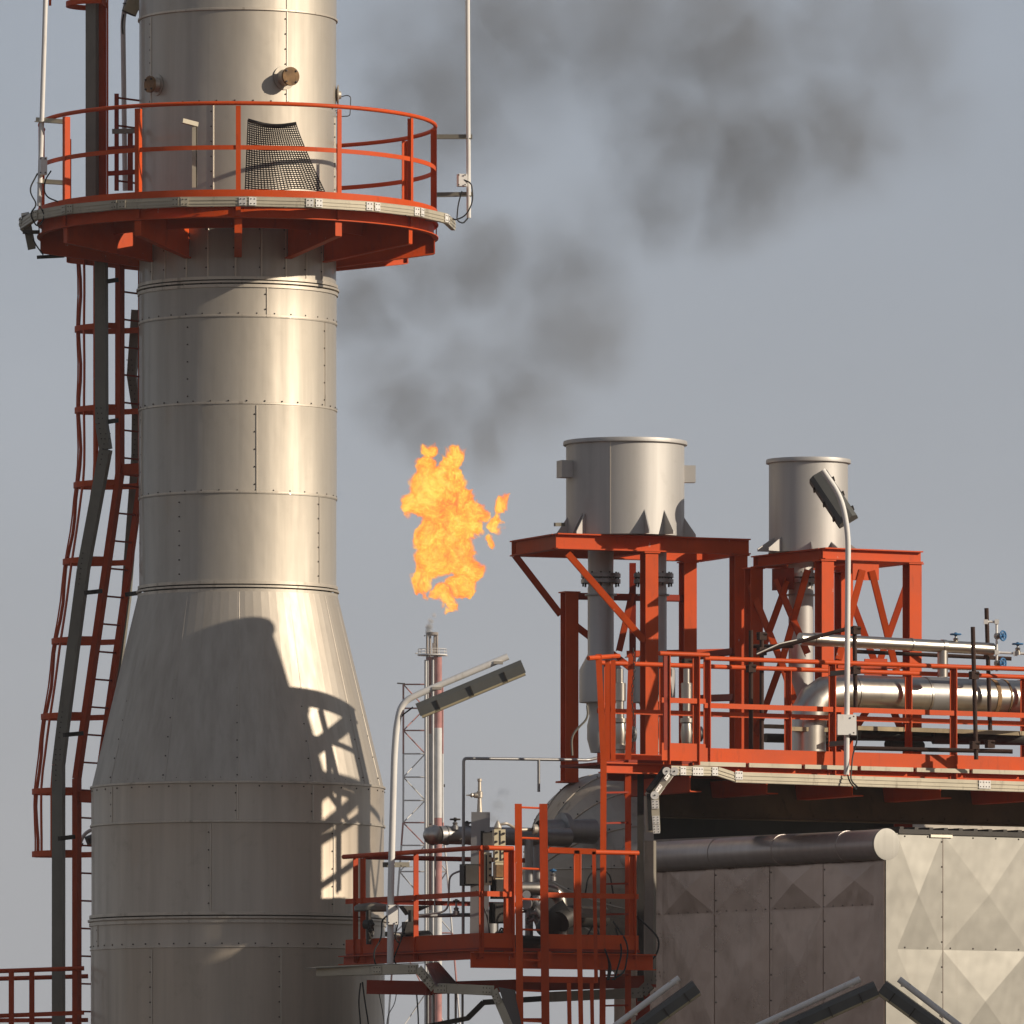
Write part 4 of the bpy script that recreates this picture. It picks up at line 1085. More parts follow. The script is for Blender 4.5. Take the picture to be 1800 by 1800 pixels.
for x, y, Yc in ((1339, 1118, 102.7), (1320, 1175, 102.35), (1339, 1145, 102.75), (1504, 1108, 102.65), (1504, 1178, 102.65), (1712, 1187, 102.3), (1738, 1152, 104.3), (1740, 1308, 102.6), (1713, 1310, 102.4), (1207, 1165, 102.4)):
    b = MB(); b.box(P(x, y, Yc), .085, .08, .085, .4); b.tube([P(x, y, Yc) + Vector((-.06, -.03, .02)), P(x, y, Yc) + Vector((.06, -.03, .02))], .012, 6)
    single('scaffold_clamp', b, M_RUST, 'small rusty clamp gripping the scaffold tubes on the deck', 'clamp', 'scaffold clamps')
# low dark pipework mass behind toe board
for i, (x0, x1, y0, r_) in enumerate(((1345, 1470, 1297, .05), (1510, 1640, 1292, .055), (1640, 1860, 1296, .075), (1560, 1620, 1308, .05))):
    pipe_thing('low_pipe', [P(x0, y0, 103.6 + i * .1), P(x1, y0 + 3, 104 + i * .1)], r_, ['dark pipe low behind the toe board under the elbow', 'dark pipe low behind the toe board right of the lamp pole', 'dark stout pipe under the long plank at right', 'short dark pipe stub behind the middle railing post'][i], M_DARK, group='dark low pipes on the deck')

# lamp with pole in front of the far drum
YL2 = 101.8
light_pole('white lamp pole on the deck railing, its dark lamp before the narrower drum', [P(1488, 1362, YL2), P(1491, 935, YL2), P(1478, 872, YL2), P(1446, 826, YL2)], .030,
    head=(P(1491, 914, YL2 - .02 + .09), P(1438, 834, YL2 + .3)), brackets=[(P(1458, 1184, YL2 + .15), P(1492, 1181, YL2)), (P(1456, 1308, YL2 + .15), P(1490, 1305, YL2))],
    jbox=(P(1488, 1274, YL2 - .05), .21, .04, .22), cables=[[P(1503, 1262, YL2), P(1508, 1300, YL2), P(1499, 1325, YL2), P(1495, 1372, YL2 - .1), P(1508, 1384, YL2 - .1)], [P(1490, 1362, YL2 - .05), P(1494, 1376, YL2 - .1), P(1506, 1388, YL2 - .1)]],
    down=Vector((.25, .8, -.55)), hw=.235, hh=.12, bend_r=.3)

# ================================================================== LOWER LEFT PLATFORM (between stack and vessel)
KA = Plane(845, 99.4, TH); KB = Plane(845, 99.4, -60)
kp = thing('equipment_platform', 'lower orange railed platform holding dark pipework between the stack and the vessel', 'platform', tuple(KA.z(900, 4.5)))
ZK, ZKR, ZKM, ZKT = 4.480, 5.529, 5.046, 4.633
rail_run(kp, KB, 608, 848, ZKR, ZKM, ZK, ZKT, (622, 728, 843), zpost=ZK - .1, ends=(4, 0), mat=M_ORANGE2, post_w=.07)
b = MB(); b.bar(KB.z(638, ZK - .1), KB.z(638, ZKR - .03), .06, .012, (0, 1, 0)); part('post', b, M_ORANGE2, kp)
rail_run(kp, KA, 845, 902, ZKR, ZKM, ZK, ZKT, (895,), zpost=ZK - .1, post_w=.10)
rail_run(kp, KA, 962, 1122, ZKR - .02, ZKM + .0, ZK, ZKT, (1015, 1112), zpost=ZK - .1)
KBK = Plane(845, 99.4, TH, 2.9)
b = MB(); b.tube([KBK.z(640, ZKR), KBK.z(925, ZKR)], .026, 8); part('top_rail', b, M_DKRED, kp)
b = MB(); b.bar(KBK.z(640, ZKM), KBK.z(925, ZKM), .012, .05); part('mid_rail', b, M_DKRED, kp)
kl = KB.z(608, ZK); kr = KA.z(1125, ZK); ko = KA.z(845, ZK); kb_ = kr + (kl - ko)
b = MB(); b.prism([ko, kr, kb_, kl], Vector((0, 0, -.03))); part('deck_plate', b, M_DKRED, kp)
b = MB(); b.channel(KA.z(830, ZK - .13), KA.z(1150, ZK - .13), .08, .17, 1); part('edge_beam', b, M_ORANGE, kp)
b = MB(); b.channel(KB.z(600, ZK - .07), KB.z(845, ZK - .07), .08, .10, 1); part('edge_beam', b, M_ORANGE2, kp)
b = MB(); b.bar(P(650, 1735, 101), P(755, 1737, 100.4), .10, .15); b.bar(P(755, 1737, 100.4), P(1150, 1725, 101.4), .10, .13); part('under_beam', b, M_DKRED, kp)
for x, Y_ in ((700, 101.7), (1130, 101.8)):
    p_ = P(x, 1740, Y_); b = MB(); b.bar(p_, Vector((p_.x, p_.y, 0)), .15, .15); part('support_column', b, M_DKRED, kp) if x > 800 else None
b = MB(); b.box(KA.z(952, ZK - .12) - KA.n * .06, .16, .02, .17, R(TH)); part('splice_plate', b, M_ORANGE, kp)
kl_ = thing('access_ladder', 'orange ladder rising past the lower platform corner with its head standing free', 'ladder', tuple(P(935, 2100, 99.1)), 'short access ladders')
for x0, x1, m_, w in ((911, 916, M_ORANGE, .075), (955, 962, M_ORANGE2, .085)):
    Yl = 99 + (x0 - 911) * .0035
    b = MB(); b.bar(P(x0, 1413, Yl), P(x1, 2100, Yl), w, .05, (0, 1, 0)); part('stringer', b, m_, kl_)
y = 1419
while y < 1800:
    b = MB(); b.tube([P(913, y, 99.02), P(958, y + 2, 99.18)], .012, 6); part('rung', b, M_ORANGE, kl_); y += 53.6
kc = thing('ladder_cage', 'orange cage bars and hoop flanking the lower platform ladder', 'ladder cage', tuple(P(1020, 2000, 99.3)))
for x0, x1, y0, y1, w in ((1014, 1020, 1495, 1728, .055), (1044, 1048, 1497, 1728, .04), (1000, 1002, 1728, 1850, .045), (1020, 1022, 1728, 1850, .05), (1040, 1042, 1728, 1850, .04)):
    b = MB(); b.bar(P(x0, y0, 99.2), P(x1, y1, 99.2), w, .012, (0, 1, 0)); part('cage_bar', b, M_ORANGE if x0 < 1030 else M_ORANGE2, kc)
b = MB(); b.bar(P(918, 1721, 99.1), P(1047, 1723, 99.3), .012, .065); part('cage_hoop', b, M_ORANGE2, kc)
b = MB(); b.bar(P(965, 1494, 99.2), P(1048, 1497, 99.2), .012, .06); part('cage_hoop', b, M_ORANGE, kc)
b = MB(); b.bar(P(918, 1793, 99.1), P(952, 1793, 99.2), .012, .04); part('cage_hoop', b, M_ORANGE2, kc)

# lamp over it
YL1 = KB.Y(686) - .35
light_pole('tall white lamp pole on the lower platform rail, its lamp slanting over the flare stack', [P(686, 1702, YL1), P(687, 1560, YL1), P(693, 1330, YL1), P(697, 1275, YL1), P(706, 1235, YL1), P(740, 1218, YL1), P(893, 1154, YL1)], .036,
    head=(P(733, 1244, YL1 - .04), P(918, 1167, YL1 - .04)), clamps=[P(768, 1210, YL1), P(876, 1165, YL1)], brackets=[(P(676, 1520, YL1), P(722, 1520, YL1 + .4)), (P(680, 1642, YL1), P(722, 1645, YL1 + .4))],
    jbox=(P(690, 1608, YL1 - .05), .115, .09, .21), cables=[[P(699, 1625, YL1 - .1), P(694, 1648, YL1 - .1), P(702, 1660, YL1 - .05), P(712, 1630, YL1)], [P(680, 1610, YL1 - .05), P(671, 1618, YL1), P(671, 1650, YL1), P(656, 1672, YL1 - .1), P(660, 1700, YL1 - .1), P(684, 1706, YL1 - .1)],
            [P(716, 1620, YL1), P(704, 1655, YL1), P(690, 1690, YL1), P(706, 1702, YL1 - .05)], [P(726, 1243, YL1), P(706, 1258, YL1), P(697, 1272, YL1)]], down=Vector((0, .12, -1)), hw=.15, hh=.125, bend_r=.12)

# beige stepped tray below
st_ = thing('cable_tray', 'stepped beige cable tray with flat lid below the lower platform, dropping to the bottom edge', 'cable tray', tuple(P(700, 1800, 98.8)), 'beige cable trays')
pts = [P(556, 1707, 100.3), P(735, 1703, 99.3), P(763, 1736, 99.2), P(868, 1741, 98.8), P(906, 1830, 98.6)]
for i in range(4):
    b = MB(); d = (pts[i + 1] - pts[i]).normalized(); up_ = (0, 0, 1)
    b.bar(pts[i], pts[i + 1], .008, .10, up_); b.bar(pts[i] + Vector((0, .25, 0)), pts[i + 1] + Vector((0, .25, 0)), .008, .10, up_); part('tray_rail', b, M_TRAY, st_)
    dots(st_, pts[i] + d * (.1 if i else .9), d, 3, mat=M_TRAY, w=.12, h=.08); dots(st_, pts[i + 1] - d * .08, d, 3, mat=M_TRAY, w=.12, h=.08)
b = MB(); b.prism([P(536, 1702, 100.3), P(744, 1692, 99.3), P(770, 1691, 99.7), P(560, 1699, 100.7)], Vector((0, 0, -.008))); part('tray_lid', b, M_TRAYG, st_)
b = MB(); b.prism([P(748, 1694, 99.15), P(771, 1691, 99.6), P(806, 1731, 99.55), P(766, 1733, 99.1)], Vector((0, 0.004, -.008))); part('tray_lid', b, steel('lid_zinc', (.5, .49, .5), .3), st_)
b = MB(); b.prism([P(876, 1735, 98.7), P(905, 1740, 99), P(918, 1800, 99), P(908, 1830, 98.7)], Vector((.004, 0.004, -.008))); part('tray_lid', b, M_HOUSE, st_)
b = MB(); b.bar(P(742, 1806, 100.6), P(822, 1790, 100.8), .07, .05); b.bar(P(822, 1790, 100.8), P(850, 1762, 100.8), .07, .06); b.bar(P(850, 1762, 100.8), P(960, 1755, 101), .07, .06)
single('cable_ladder', b, M_DARK, 'dark bent tray arm crossing the gap at the bottom below the lower platform', 'cable tray')
for x, Y_, lab in ((750, 102, 'first thin grey pipe under the platform, nearest the stack'), (762, 100.8, 'dark thin pipe under the platform, second from the stack'), (788, 101, 'dark thin pipe under the platform, third from the stack'), (801, 101.1, 'dark thin pipe under the platform, fourth from the stack'), (813, 101.2, 'dark thin pipe under the platform, farthest from the stack')):
    b = MB(); p_ = P(x, 1742, Y_); b.tube([p_, Vector((p_.x, p_.y, 0))], .013, 8); single('thin_pipe', b, M_PIPE2, lab, 'pipe', 'thin pipes under the lower platform')
for i, (pts, lab) in enumerate((([P(634, 1728, 100.4), P(630, 1760, 100.4), P(634, 1800, 100.4), P(632, 1840, 100.4)], 'black cable hanging in front of the stack base, left one'), ([P(637, 1726, 100.4), P(642, 1765, 100.4), P(648, 1800, 100.4), P(650, 1840, 100.4)], 'black cable hanging in front of the stack base, right one'),
        ([P(666, 1745, 100.9), P(674, 1785, 100.9), P(678, 1830, 100.9)], 'thin wire hanging in the gap beside the stack'), ([P(697, 1745, 101.2), P(694, 1765, 101.2), P(681, 1785, 101.2), P(678, 1830, 101.2)], 'thin curling wire hanging in the gap'), ([P(732, 1744, 100.9), P(735, 1780, 100.9), P(736, 1830, 100.9)], 'black cable hanging below the dark red beam'))):
    b = MB(); b.tube(bend(pts, .1), .009 if i in (0, 1, 4) else .005, 6); single('hanging_cable', b, M_BLACK, lab, 'cable', 'cables hanging under the lower platform')

# ------------------------------------------------------------------ equipment on that platform
YE = 101.8
hp = thing('header_pipe', 'dark horizontal pipe with round bright capped end above the lower platform', 'pipe', tuple(P(860, 1470, YE)))
b = MB(); b.tube([P(772, 1468, YE), P(1000, 1472, YE + .8)], .098, 24); part('pipe_body', b, M_PIPE2, hp)
b = MB(); c = P(762, 1468, YE - .02); b.lathe_axis(c, Vector((1, .25, 0)), [(-.115, 0), (-.11, .03), (-.085, .075), (-.045, .103), (0, .113), (.04, .105), (.07, .08), (.1, .05)], 28); part('end_cap', b, M_PIPE, hp)
for x in (782, 824, 848, 905):
    b = MB(); b.lathe_axis(P(x, 1468.4, YE + (x - 772) * .0035), Vector((1, .55, 0)), [(0, .098), (0, .106), (.03, .106), (.03, .098)], 24); part('joint_band', b, M_PIPE2, hp)
valve(P(800, 1455, YE), Vector((0, 0, 1)), 'black wheel valve on top of the capped header pipe', .05, M_PIPE2, .09, M_DARK, 'black handwheel valves')
valve(P(821, 1456, YE + .2), Vector((0, 0, 1)), 'second black wheel valve behind the grey standpipe', .045, M_PIPE2, .06, M_DARK, 'black handwheel valves')
# grey column box with the white-grey valve on top
cb = thing('condensate_pot', 'grey box-like standpipe with small valve on top among the pipework', 'standpipe', tuple(P(846, 1660, 101.3)))
b = MB(); b.bar(P(845, 1428, 101.3), P(842, 1660, 101.3), .20, .18, (0, 1, 0)); part('pot_body', b, M_PIPE2, cb)
b = MB(); b.lathe(P(843, 0, 101.3), [(.03, zy(1428, 101.3)), (.022, zy(1405, 101.3)), (.022, zy(1403, 101.3)), (.033, zy(1402, 101.3)), (.033, zy(1392, 101.3)), (.02, zy(1390, 101.3)), (.018, zy(1374, 101.3)), (.024, zy(1373, 101.3)), (.024, zy(1369, 101.3)), (.001, zy(1368, 101.3))], 14); tv = part('top_valve', b, M_TRIM, cb)
b = MB(); b.lathe_axis(P(842, 1398, 101.3), Vector((-1, -.2, 0)), [(0, .03), (.05, .03), (.06, .018), (.08, .026), (.1, .01), (.14, .005)], 12); part('stem', b, M_TRIM, tv)
# level gauges
def gauge(x, y0, y1, Y_, label, slot=True):
    t = thing('level_gauge', label, 'level gauge', tuple(P(x, y1, Y_)), 'cream level gauges')
    h = zy(y0, Y_) - zy(y1, Y_); zc = (zy(y0, Y_) + zy(y1, Y_)) / 2; c = P(x, 0, Y_); c.z = zc
    m = MB(); m.box(c, .125, .07, h, .3); bd = part('gauge_body', m, M_BRASS, t)
    m = MB(); o = Vector((math.sin(.3), -math.cos(.3), 0)); s_ = Vector((math.cos(.3), math.sin(.3), 0))
    k = int(h / .062)
    for i in range(k):
        for sg in (-1, 1):
            q_ = c + o * .036 + s_ * .042 * sg + Vector((0, 0, -h / 2 + (i + .5) * h / k)); m.lathe_axis(q_, o, [(0, .014), (.02, .013), (.021, 0)], 6)
    part('bolts', m, M_BOLT, bd)
    m = MB(); m.box(c + o * .037, .016, .006, h * .86, .3); part('sight_slot', m, M_BLACK, bd)
    return t
gauge(877, 1458, 1487, 100.6, 'upper cream bolted level gauge glass above the rail')
gauge(878, 1493, 1515, 100.6, 'cream bolted gauge block just under the rail, middle of its column')
gauge(853, 1499, 1556, 100.65, 'long cream bolted level gauge half hidden by the orange post')
gb = thing('switch_body', 'pale rusty switch block at the foot of the gauge column', 'switch', tuple(P(879, 1546, 100.6)))
m = MB(); m.box(P(879, 1531, 100.6), .13, .09, .18, .3); part('block', m, M_BRASS, gb)
m = MB(); m.box(P(879, 1531, 100.55), .09, .03, .13, .3); part('recess', m, M_RUSTF, gb)
gt = MB(); gt.lathe(P(875, 0, 100.6), [(.03, zy(1458, 100.6)), (.045, zy(1455, 100.6)), (.03, zy(1449, 100.6)), (.02, zy(1446, 100.6)), (.012, zy(1443, 100.6)), (.001, zy(1442, 100.6))], 12)
gt.tube(bend([P(876, 1450, 100.6), P(890, 1447, 100.6), P(908, 1457, 100.8)], .05), .015, 8); gt.tube([P(908, 1459, 100.7), P(940, 1458, 100.9)], .02, 10)
gt.lathe_axis(P(936, 1458, 100.8), Vector((1, .3, 0)), [(0, .03), (.01, .055), (.05, .055), (.06, .03), (.12, .028)], 16)
single('gauge_valve', gt, M_TRIM, 'shiny valve fitting and bent tube above the gauge column', 'valve')
def blackbox(x, y, Y_, w, h, label):
    t = thing('control_box', label, 'control box', tuple(P(x, y + h / 2, Y_)), 'black control boxes')
    m = MB(); s_ = K * Y_; m.box(P(x, y, Y_), w * s_, .16, h * s_, .3); bx_ = part('box_body', m, M_BLACK, t)
    m = MB(); m.box(P(x, y, Y_) + Vector((.03, -.085, 0)), w * s_ * .86, .02, h * s_ * .86, .3); part('box_lid', m, M_DARK, bx_)
blackbox(825, 1538, 101.1, 28, 38, 'black control box left of the orange post')
blackbox(855, 1478, 101.3, 28, 34, 'black control box behind the gauge top')
blackbox(878, 1560, 101.3, 26, 40, 'black control box under the pale switch block')
blackbox(876, 1605, 101.3, 26, 36, 'black control box low behind the mid rail')
def ptube(pts, r, label, mat=M_PIPE2, cat='pipe', nm='process_pipe', br=.1, g='grey process pipes'):
    b = MB(); b.tube(bend(pts, br, 5), r, 14); return single(nm, b, mat, label, cat, g)
ptube([P(814, 1655, 101.4), P(815, 1333, 101.4), P(1035, 1336, 102), P(1060, 1330, 102.2)], .017, 'thin grey pipe forming a tall goalpost over the platform', br=.04)
ptube([P(947, 1336, 101.75), P(947, 1392, 101.75)], .016, 'short grey pipe leg under the goalpost top, by the vessel dome')
ptube([P(812, 1530, 101.2), P(790, 1538, 101.2), P(788, 1602, 101.2), P(745, 1608, 101.2), P(725, 1612, 101.2)], .011, 'slim dark tube bending down from the left control box')
ptube([P(765, 1484, 101.7), P(764, 1608, 101.7)], .008, 'hair-thin drain line under the capped pipe end')
ptube([P(736, 1610, 101.3), P(828, 1608, 101.5), P(850, 1610, 101.7)], .022, 'grey pipe running level with a valve on it')
ptube([P(795, 1650, 101.3), P(815, 1644, 101.3), P(838, 1645, 101.4)], .02, 'short grey pipe low by the toe board')
ptube([P(838, 1520, 101.5), P(845, 1600, 101.5), P(848, 1680, 101.5)], .055, 'grey vertical pipe behind the standpipe')
ptube([P(862, 1600, 102), P(862, 1660, 102)], .09, 'dark stout vertical pipe behind the corner post')
ptube([P(930, 1475, 102), P(930, 1660, 102)], .045, 'dark vertical pipe behind the ladder, left one')
ptube([P(945, 1480, 102.4), P(945, 1600, 102.4)], .05, 'dark vertical pipe behind the ladder, right one')
ptube([P(905, 1562, 101.7), P(955, 1562, 101.8), P(985, 1572, 101.9), P(988, 1660, 101.9)], .075, 'metal-clad elbow pipe beside the ladder', M_PIPE, br=.22)
ptube([P(880, 1654, 101.8), P(995, 1660, 102.1)], .075, 'dark stout pipe lying level behind the ladder feet', M_DARK)
ptube([P(985, 1620, 101.6), P(1000, 1610, 101.7), P(1060, 1612, 102)], .12, 'dark bulky pipe bend in front of the vessel dome', M_DARK, br=.2)
ptube([P(960, 1640, 101.8), P(975, 1615, 101.7), P(1000, 1600, 101.7)], .13, 'dark duct shoulder in front of the vessel', M_DARK, br=.15)
valve(P(802, 1605, 101.3), Vector((0, 0, 1)), 'small dark wheel valve on the level grey pipe', .028, M_PIPE2, .13, M_DARK, 'black handwheel valves')
valve(P(893, 1640, 101.5), Vector((-1, -.6, 0)), 'small wheel valve beside the corner post near the toe board', .05, M_PIPE2, .08, M_DARK, 'black handwheel valves')
valve(P(800, 1652, 101.2), Vector((-1, -.2, 0)), 'tiny red-stemmed valve low by the toe board', .03, M_PIPE2, .06, M_DKRED, 'black handwheel valves')
valve(P(972, 1545, 101.4), Vector((0, 0, 1)), 'blue wheel valve beside the ladder in front of the dome', .03, M_PIPE2, .09, M_BLUE)
vm = MB()
for x, y, r_ in ((930, 1590, .06), (940, 1605, .07), (925, 1575, .045), (945, 1590, .05), (935, 1617, .045)):
    vm.lathe_axis(P(x, y, 101.4), Vector((random.uniform(-1, 1), -.5, random.uniform(-.5, .5))), [(-.06, 0), (-.06, r_), (-.04, r_), (-.04, r_ * .5), (.04, r_ * .5), (.04, r_), (.06, r_), (.06, 0)], 14)
vm.tube([P(905, 1602, 101.4), P(960, 1598, 101.6)], .025, 10)
single('valve_cluster', vm, M_PIPE2, 'knot of small grey flanged valves seen through the ladder', 'valve')
# dark motor-like bodies at left of platform
mt = thing('actuator', 'dark valve actuator with round end behind the white lamp pole', 'actuator', tuple(P(725, 1665, 101)))
m = MB(); m.lathe_axis(P(712, 1650, 100.9), Vector((1, .2, 0)), [(0, 0), (0, .05), (.08, .055), (.09, .08), (.2, .09), (.26, .09), (.30, .05), (.31, 0)], 18); part('motor', m, M_DARK, mt)
m = MB(); m.box(P(720, 1632, 100.9), .14, .12, .14, .3); m.tube([P(722, 1600, 100.9), P(722, 1630, 100.9)], .03, 10); part('gearbox', m, M_DARK, mt)
m = MB(); m.prism([P(700, 1592, 101), P(755, 1592, 101.4), P(738, 1600, 101.3), P(712, 1608, 101)], Vector((0, .25, 0))); part('cover', m, M_DARK, mt)
m = MB(); m.tube([P(690, 1646, 100.8), P(722, 1646, 101)], .035, 12); part('shaft', m, M_TRIM, mt)
mt = thing('actuator', 'dark handwheel actuator in front of the stack behind the left end railing', 'actuator', tuple(P(648, 1665, 101.4)))
m = MB(); m.lathe_axis(P(648, 1625, 101.4), Vector((1, -.6, 0)), [(-.05, 0), (-.05, .05), (.03, .06), (.05, .03), (.08, 0)], 14); m.tube([P(648, 1600, 101.4), P(648, 1660, 101.4)], .028, 8); part('body', m, M_DARK, mt)
m = MB(); handwheel(m, P(652, 1637, 101.35), Vector((1, -.4, 0)), .07); part('handwheel', m, M_DARK, mt)
m = MB(); m.lathe(P(655, 0, 101.6), [(.19, zy(1602, 101.6)), (.20, zy(1600, 101.6)), (.20, zy(1594, 101.6)), (.17, zy(1590, 101.6)), (.001, zy(1586, 101.6))], 24); part('dome_cover', m, M_TRAYG, mt)
for i, (pts, lab) in enumerate((([P(1030, 1650, 100.4), P(1045, 1620, 100.4), P(1075, 1700, 100), P(1070, 1722, 99.9)], 'black cable draping low over the platform edge, left one'),
        ([P(1050, 1640, 100.4), P(1072, 1690, 100.1), P(1068, 1722, 99.9)], 'black cable draping over the platform edge, second one'), ([P(1082, 1632, 100.4), P(1095, 1670, 100.2), P(1080, 1722, 99.9)], 'black cable draping over the platform edge, third one'),
        ([P(1078, 1620, 100.4), P(1106, 1660, 100.2), P(1098, 1710, 100), P(1076, 1722, 99.9)], 'black cable draping over the platform edge, right one'), ([P(1029, 1570, 100.8), P(1034, 1540, 100.8), P(1052, 1525, 100.8), P(1072, 1535, 100.8), P(1078, 1572, 100.8)], 'black cable arching up before the vessel'),
        ([P(1120, 1610, 100.7), P(1160, 1650, 100.6), P(1155, 1680, 100.6), P(1132, 1698, 100.7)], 'black cable looping out over the grey duct'), ([P(838, 1565, 100.9), P(858, 1610, 100.9), P(862, 1660, 100.9)], 'black cable dropping behind the orange corner'))):
    b = MB(); b.tube(bend(pts, .15, 6), .010, 6); single('draped_cable', b, M_BLACK, lab, 'cable', 'cables on the lower platform')
jb = MB()
for x in (1030, 1080): jb.box(P(x, 1601, 100.7), .09, .06, .05, .3)
jb.box(P(1055, 1606, 101), .55, .08, .09, .5)
single('terminal_rack', jb, M_TRAYG, 'low rack with two pale terminal boxes in front of the vessel', 'rack')

# ================================================================== LAMPS AT THE BOTTOM EDGE
def low_lamp(tip, foot, hp_, hq_, Y_, dY, label, clampx):
    d = P(*foot, Y_ + dY)
    b0 = d + (d - P(*tip, Y_)).normalized() * .35
    light_pole(label, [Vector((b0.x - .03, b0.y, 0)), Vector((b0.x, b0.y, b0.z)), P(*tip, Y_)], .034, head=(P(*hp_, Y_ + dY - .03), P(*hq_, Y_ - .03)), clamps=[P(cx, cy, Y_ + .02) for cx, cy in clampx], down=Vector((0, .15, -1)), hw=.15, hh=.125, bend_r=.3)
low_lamp((1194, 1719), (1083, 1802), (1108, 1812), (1221, 1730), 98.5, .0, 'lamp at the bottom edge over the shaded casing side, farthest from the casing corner', [(1184, 1727), (1112, 1782)])
low_lamp((1512, 1721), (1340, 1800), (1372, 1806), (1538, 1732), 98.3, .0, 'lamp at the bottom edge slanting up to meet the casing corner', [(1492, 1733), (1368, 1790)])
low_lamp((1580, 1721), (1690, 1806), (1665, 1812), (1554, 1730), 98.3, .0, 'lamp slanting down to the right of the casing corner', [(1592, 1732), (1660, 1785)])

# ================================================================== FAR FLARE STACK
YF = 430.0
def F(x, y, dy=0.0): return P(x, y, YF + dy)
u = K * YF
fs = thing('flare_stack', 'distant red and white flare stack of twin pipes in a lattice mast', 'flare stack', (F(745, 0).x, YF, 0))
bands = [(1155, 1290, M_PINK), (1290, 1448, M_FWHITE), (1448, 1600, M_PINK), (1600, 1745, M_FWHITE), (1745, 1900, M_PINK), (1900, 2190, M_FWHITE)]
for x, r_, off in ((756, 7.2, 0), (770, 6.8, -10)):
    for y0, y1, m_ in bands:
        yy0 = y0 if y0 == 1155 else y0 + off; b = MB(); z1_ = max(0, zy(y1 + off, YF)); b.lathe(F(x, 0, -.2 if x == 770 else 0), [(r_ * u, z1_), (r_ * u, zy(yy0, YF))], 24); part('flare_pipe', b, m_, fs)
for x0, x1, r_ in ((748.5, 748.5, .07), (752, 752, .05), (761, 761, .06)):
    b = MB(); b.tube([F(x0, 1160, -.3), Vector((F(x1, 0).x, YF - .3, 0))], r_, 8); part('pilot_line', b, M_FWHITE if x0 != 752 else M_PIPE2, fs)
# lattice mast
mastx = lambda y: (709 if y < 1440 else 709 - (y - 1440) * .075, 778 if y < 1440 else 778 + (y - 1440) * .085)
lev = [1203, 1245, 1284, 1325, 1366, 1407, 1446, 1486, 1532, 1585, 1640, 1745, 1850, 1990, 2150]
def mcol(y): return M_PINK if y < 1325 or 1446 <= y < 1500 or 1620 < y < 1790 else M_FWHITE
for i in range(len(lev) - 1):
    y0, y1 = lev[i], lev[i + 1]; m_ = mcol((y0 + y1) / 2); r_ = .045
    dpt = 1.8
    xl0, xr0 = mastx(y0); xl1, xr1 = mastx(y1)
    b = MB()
    cor0 = [F(xl0, y0, 0.4), F(xr0, y0, 0.4), F((xl0 + xr0) / 2 + 4, y0, dpt)]; cor1 = [F(xl1, y1, 0.4), F(xr1, y1, 0.4), F((xl1 + xr1) / 2 + 4, y1, dpt)]
    for k in range(3):
        b.tube([cor0[k], cor1[k]], r_ * 1.1, 6); b.tube([cor0[k], cor0[(k + 1) % 3]], r_ * .8, 5)
    if i % 2: b.tube([cor1[0], cor0[2]], r_ * .7, 5); b.tube([cor1[1], cor0[2]], r_ * .7, 5)
    else: b.tube([cor0[0], cor1[2]], r_ * .7, 5); b.tube([cor0[1], cor1[2]], r_ * .7, 5)
    part('mast_section', b, m_, fs)
b = MB(); b.bar(F(698, 1201), F(712, 1202), .1, .06); b.bar(F(772, 1200), F(782, 1199), .1, .06); b.box(F(781, 1381, 0), .06, .3, .12); part('mast_lugs', b, M_DARK, fs)
b = MB(); c = F(760, 0); z0_ = zy(1151, YF)
b.lathe(c, [(.22, z0_ - .04), (.68, z0_ - .04), (.68, z0_ + .02), (.22, z0_ + .02)], 28, True)
for k in range(12): b.tube([polar(c, .64, 30 * k, z0_), polar(c, .64, 30 * k, z0_ + .26)], .013, 5)
b.tube([polar(c, .64, 15 * k, z0_ + .26) for k in range(24)], .014, 5, True); b.tube([polar(c, .64, 15 * k, z0_ + .14) for k in range(24)], .012, 5, True)
b.tube([polar(c, .66, -85, z0_ + .06), polar(c, .78, -85, z0_ + .06)], .03, 6); b.bar(polar(c, .4, 80, z0_ - .05), polar(c, .72, 85, z0_ - .05), .05, .04)
part('tip_platform', b, M_FWHITE, fs)
b = MB()
for x in (751, 756, 764, 768): b.tube([F(x, 1156, -.15 if x % 2 else .1), F(x, 1115, -.15 if x % 2 else .1)], .055, 8)
b.lathe(F(760, 0), [(.24, zy(1117, YF)), (.27, zy(1116, YF)), (.27, zy(1111.5, YF)), (.24, zy(1111.5, YF))], 20, True)
b.tube([F(748, 1117), F(745.5, 1118)], .03, 6); b.bar(F(762, 1130, -.2), F(762, 1150, -.2), .12, .05)
part('burner_tip', b, paint('tip_steel', (.30, .26, .23), .6, .3), fs)

# ================================================================== VOLUMES : smoke, flame, steam
def blob_field(n, l, co, blobs):
    acc = None
    for (p_, r_, wgt) in blobs:
        d = mk(n, 'ShaderNodeVectorMath', operation='DISTANCE'); l.new(co, d.inputs[0]); d.inputs[1].default_value = p_
        m = mk(n, 'ShaderNodeMapRange', interpolation_type='SMOOTHSTEP'); m.inputs[1].default_value = r_; m.inputs[2].default_value = r_ * .15; m.inputs[3].default_value = 0; m.inputs[4].default_value = wgt
        l.new(d.outputs['Value'], m.inputs[0])
        if acc is None: acc = m.outputs[0]
        else:
            a = mk(n, 'ShaderNodeMath', operation='MAXIMUM'); l.new(acc, a.inputs[0]); l.new(m.outputs[0], a.inputs[1]); acc = a.outputs[0]
    return acc
def math_(n, l, op, a, b_=None):
    m = mk(n, 'ShaderNodeMath', operation=op)
    for i, v in enumerate((a, b_)):
        if v is None: continue
        if isinstance(v, (int, float)): m.inputs[i].default_value = v
        else: l.new(v, m.inputs[i])
    return m.outputs[0]
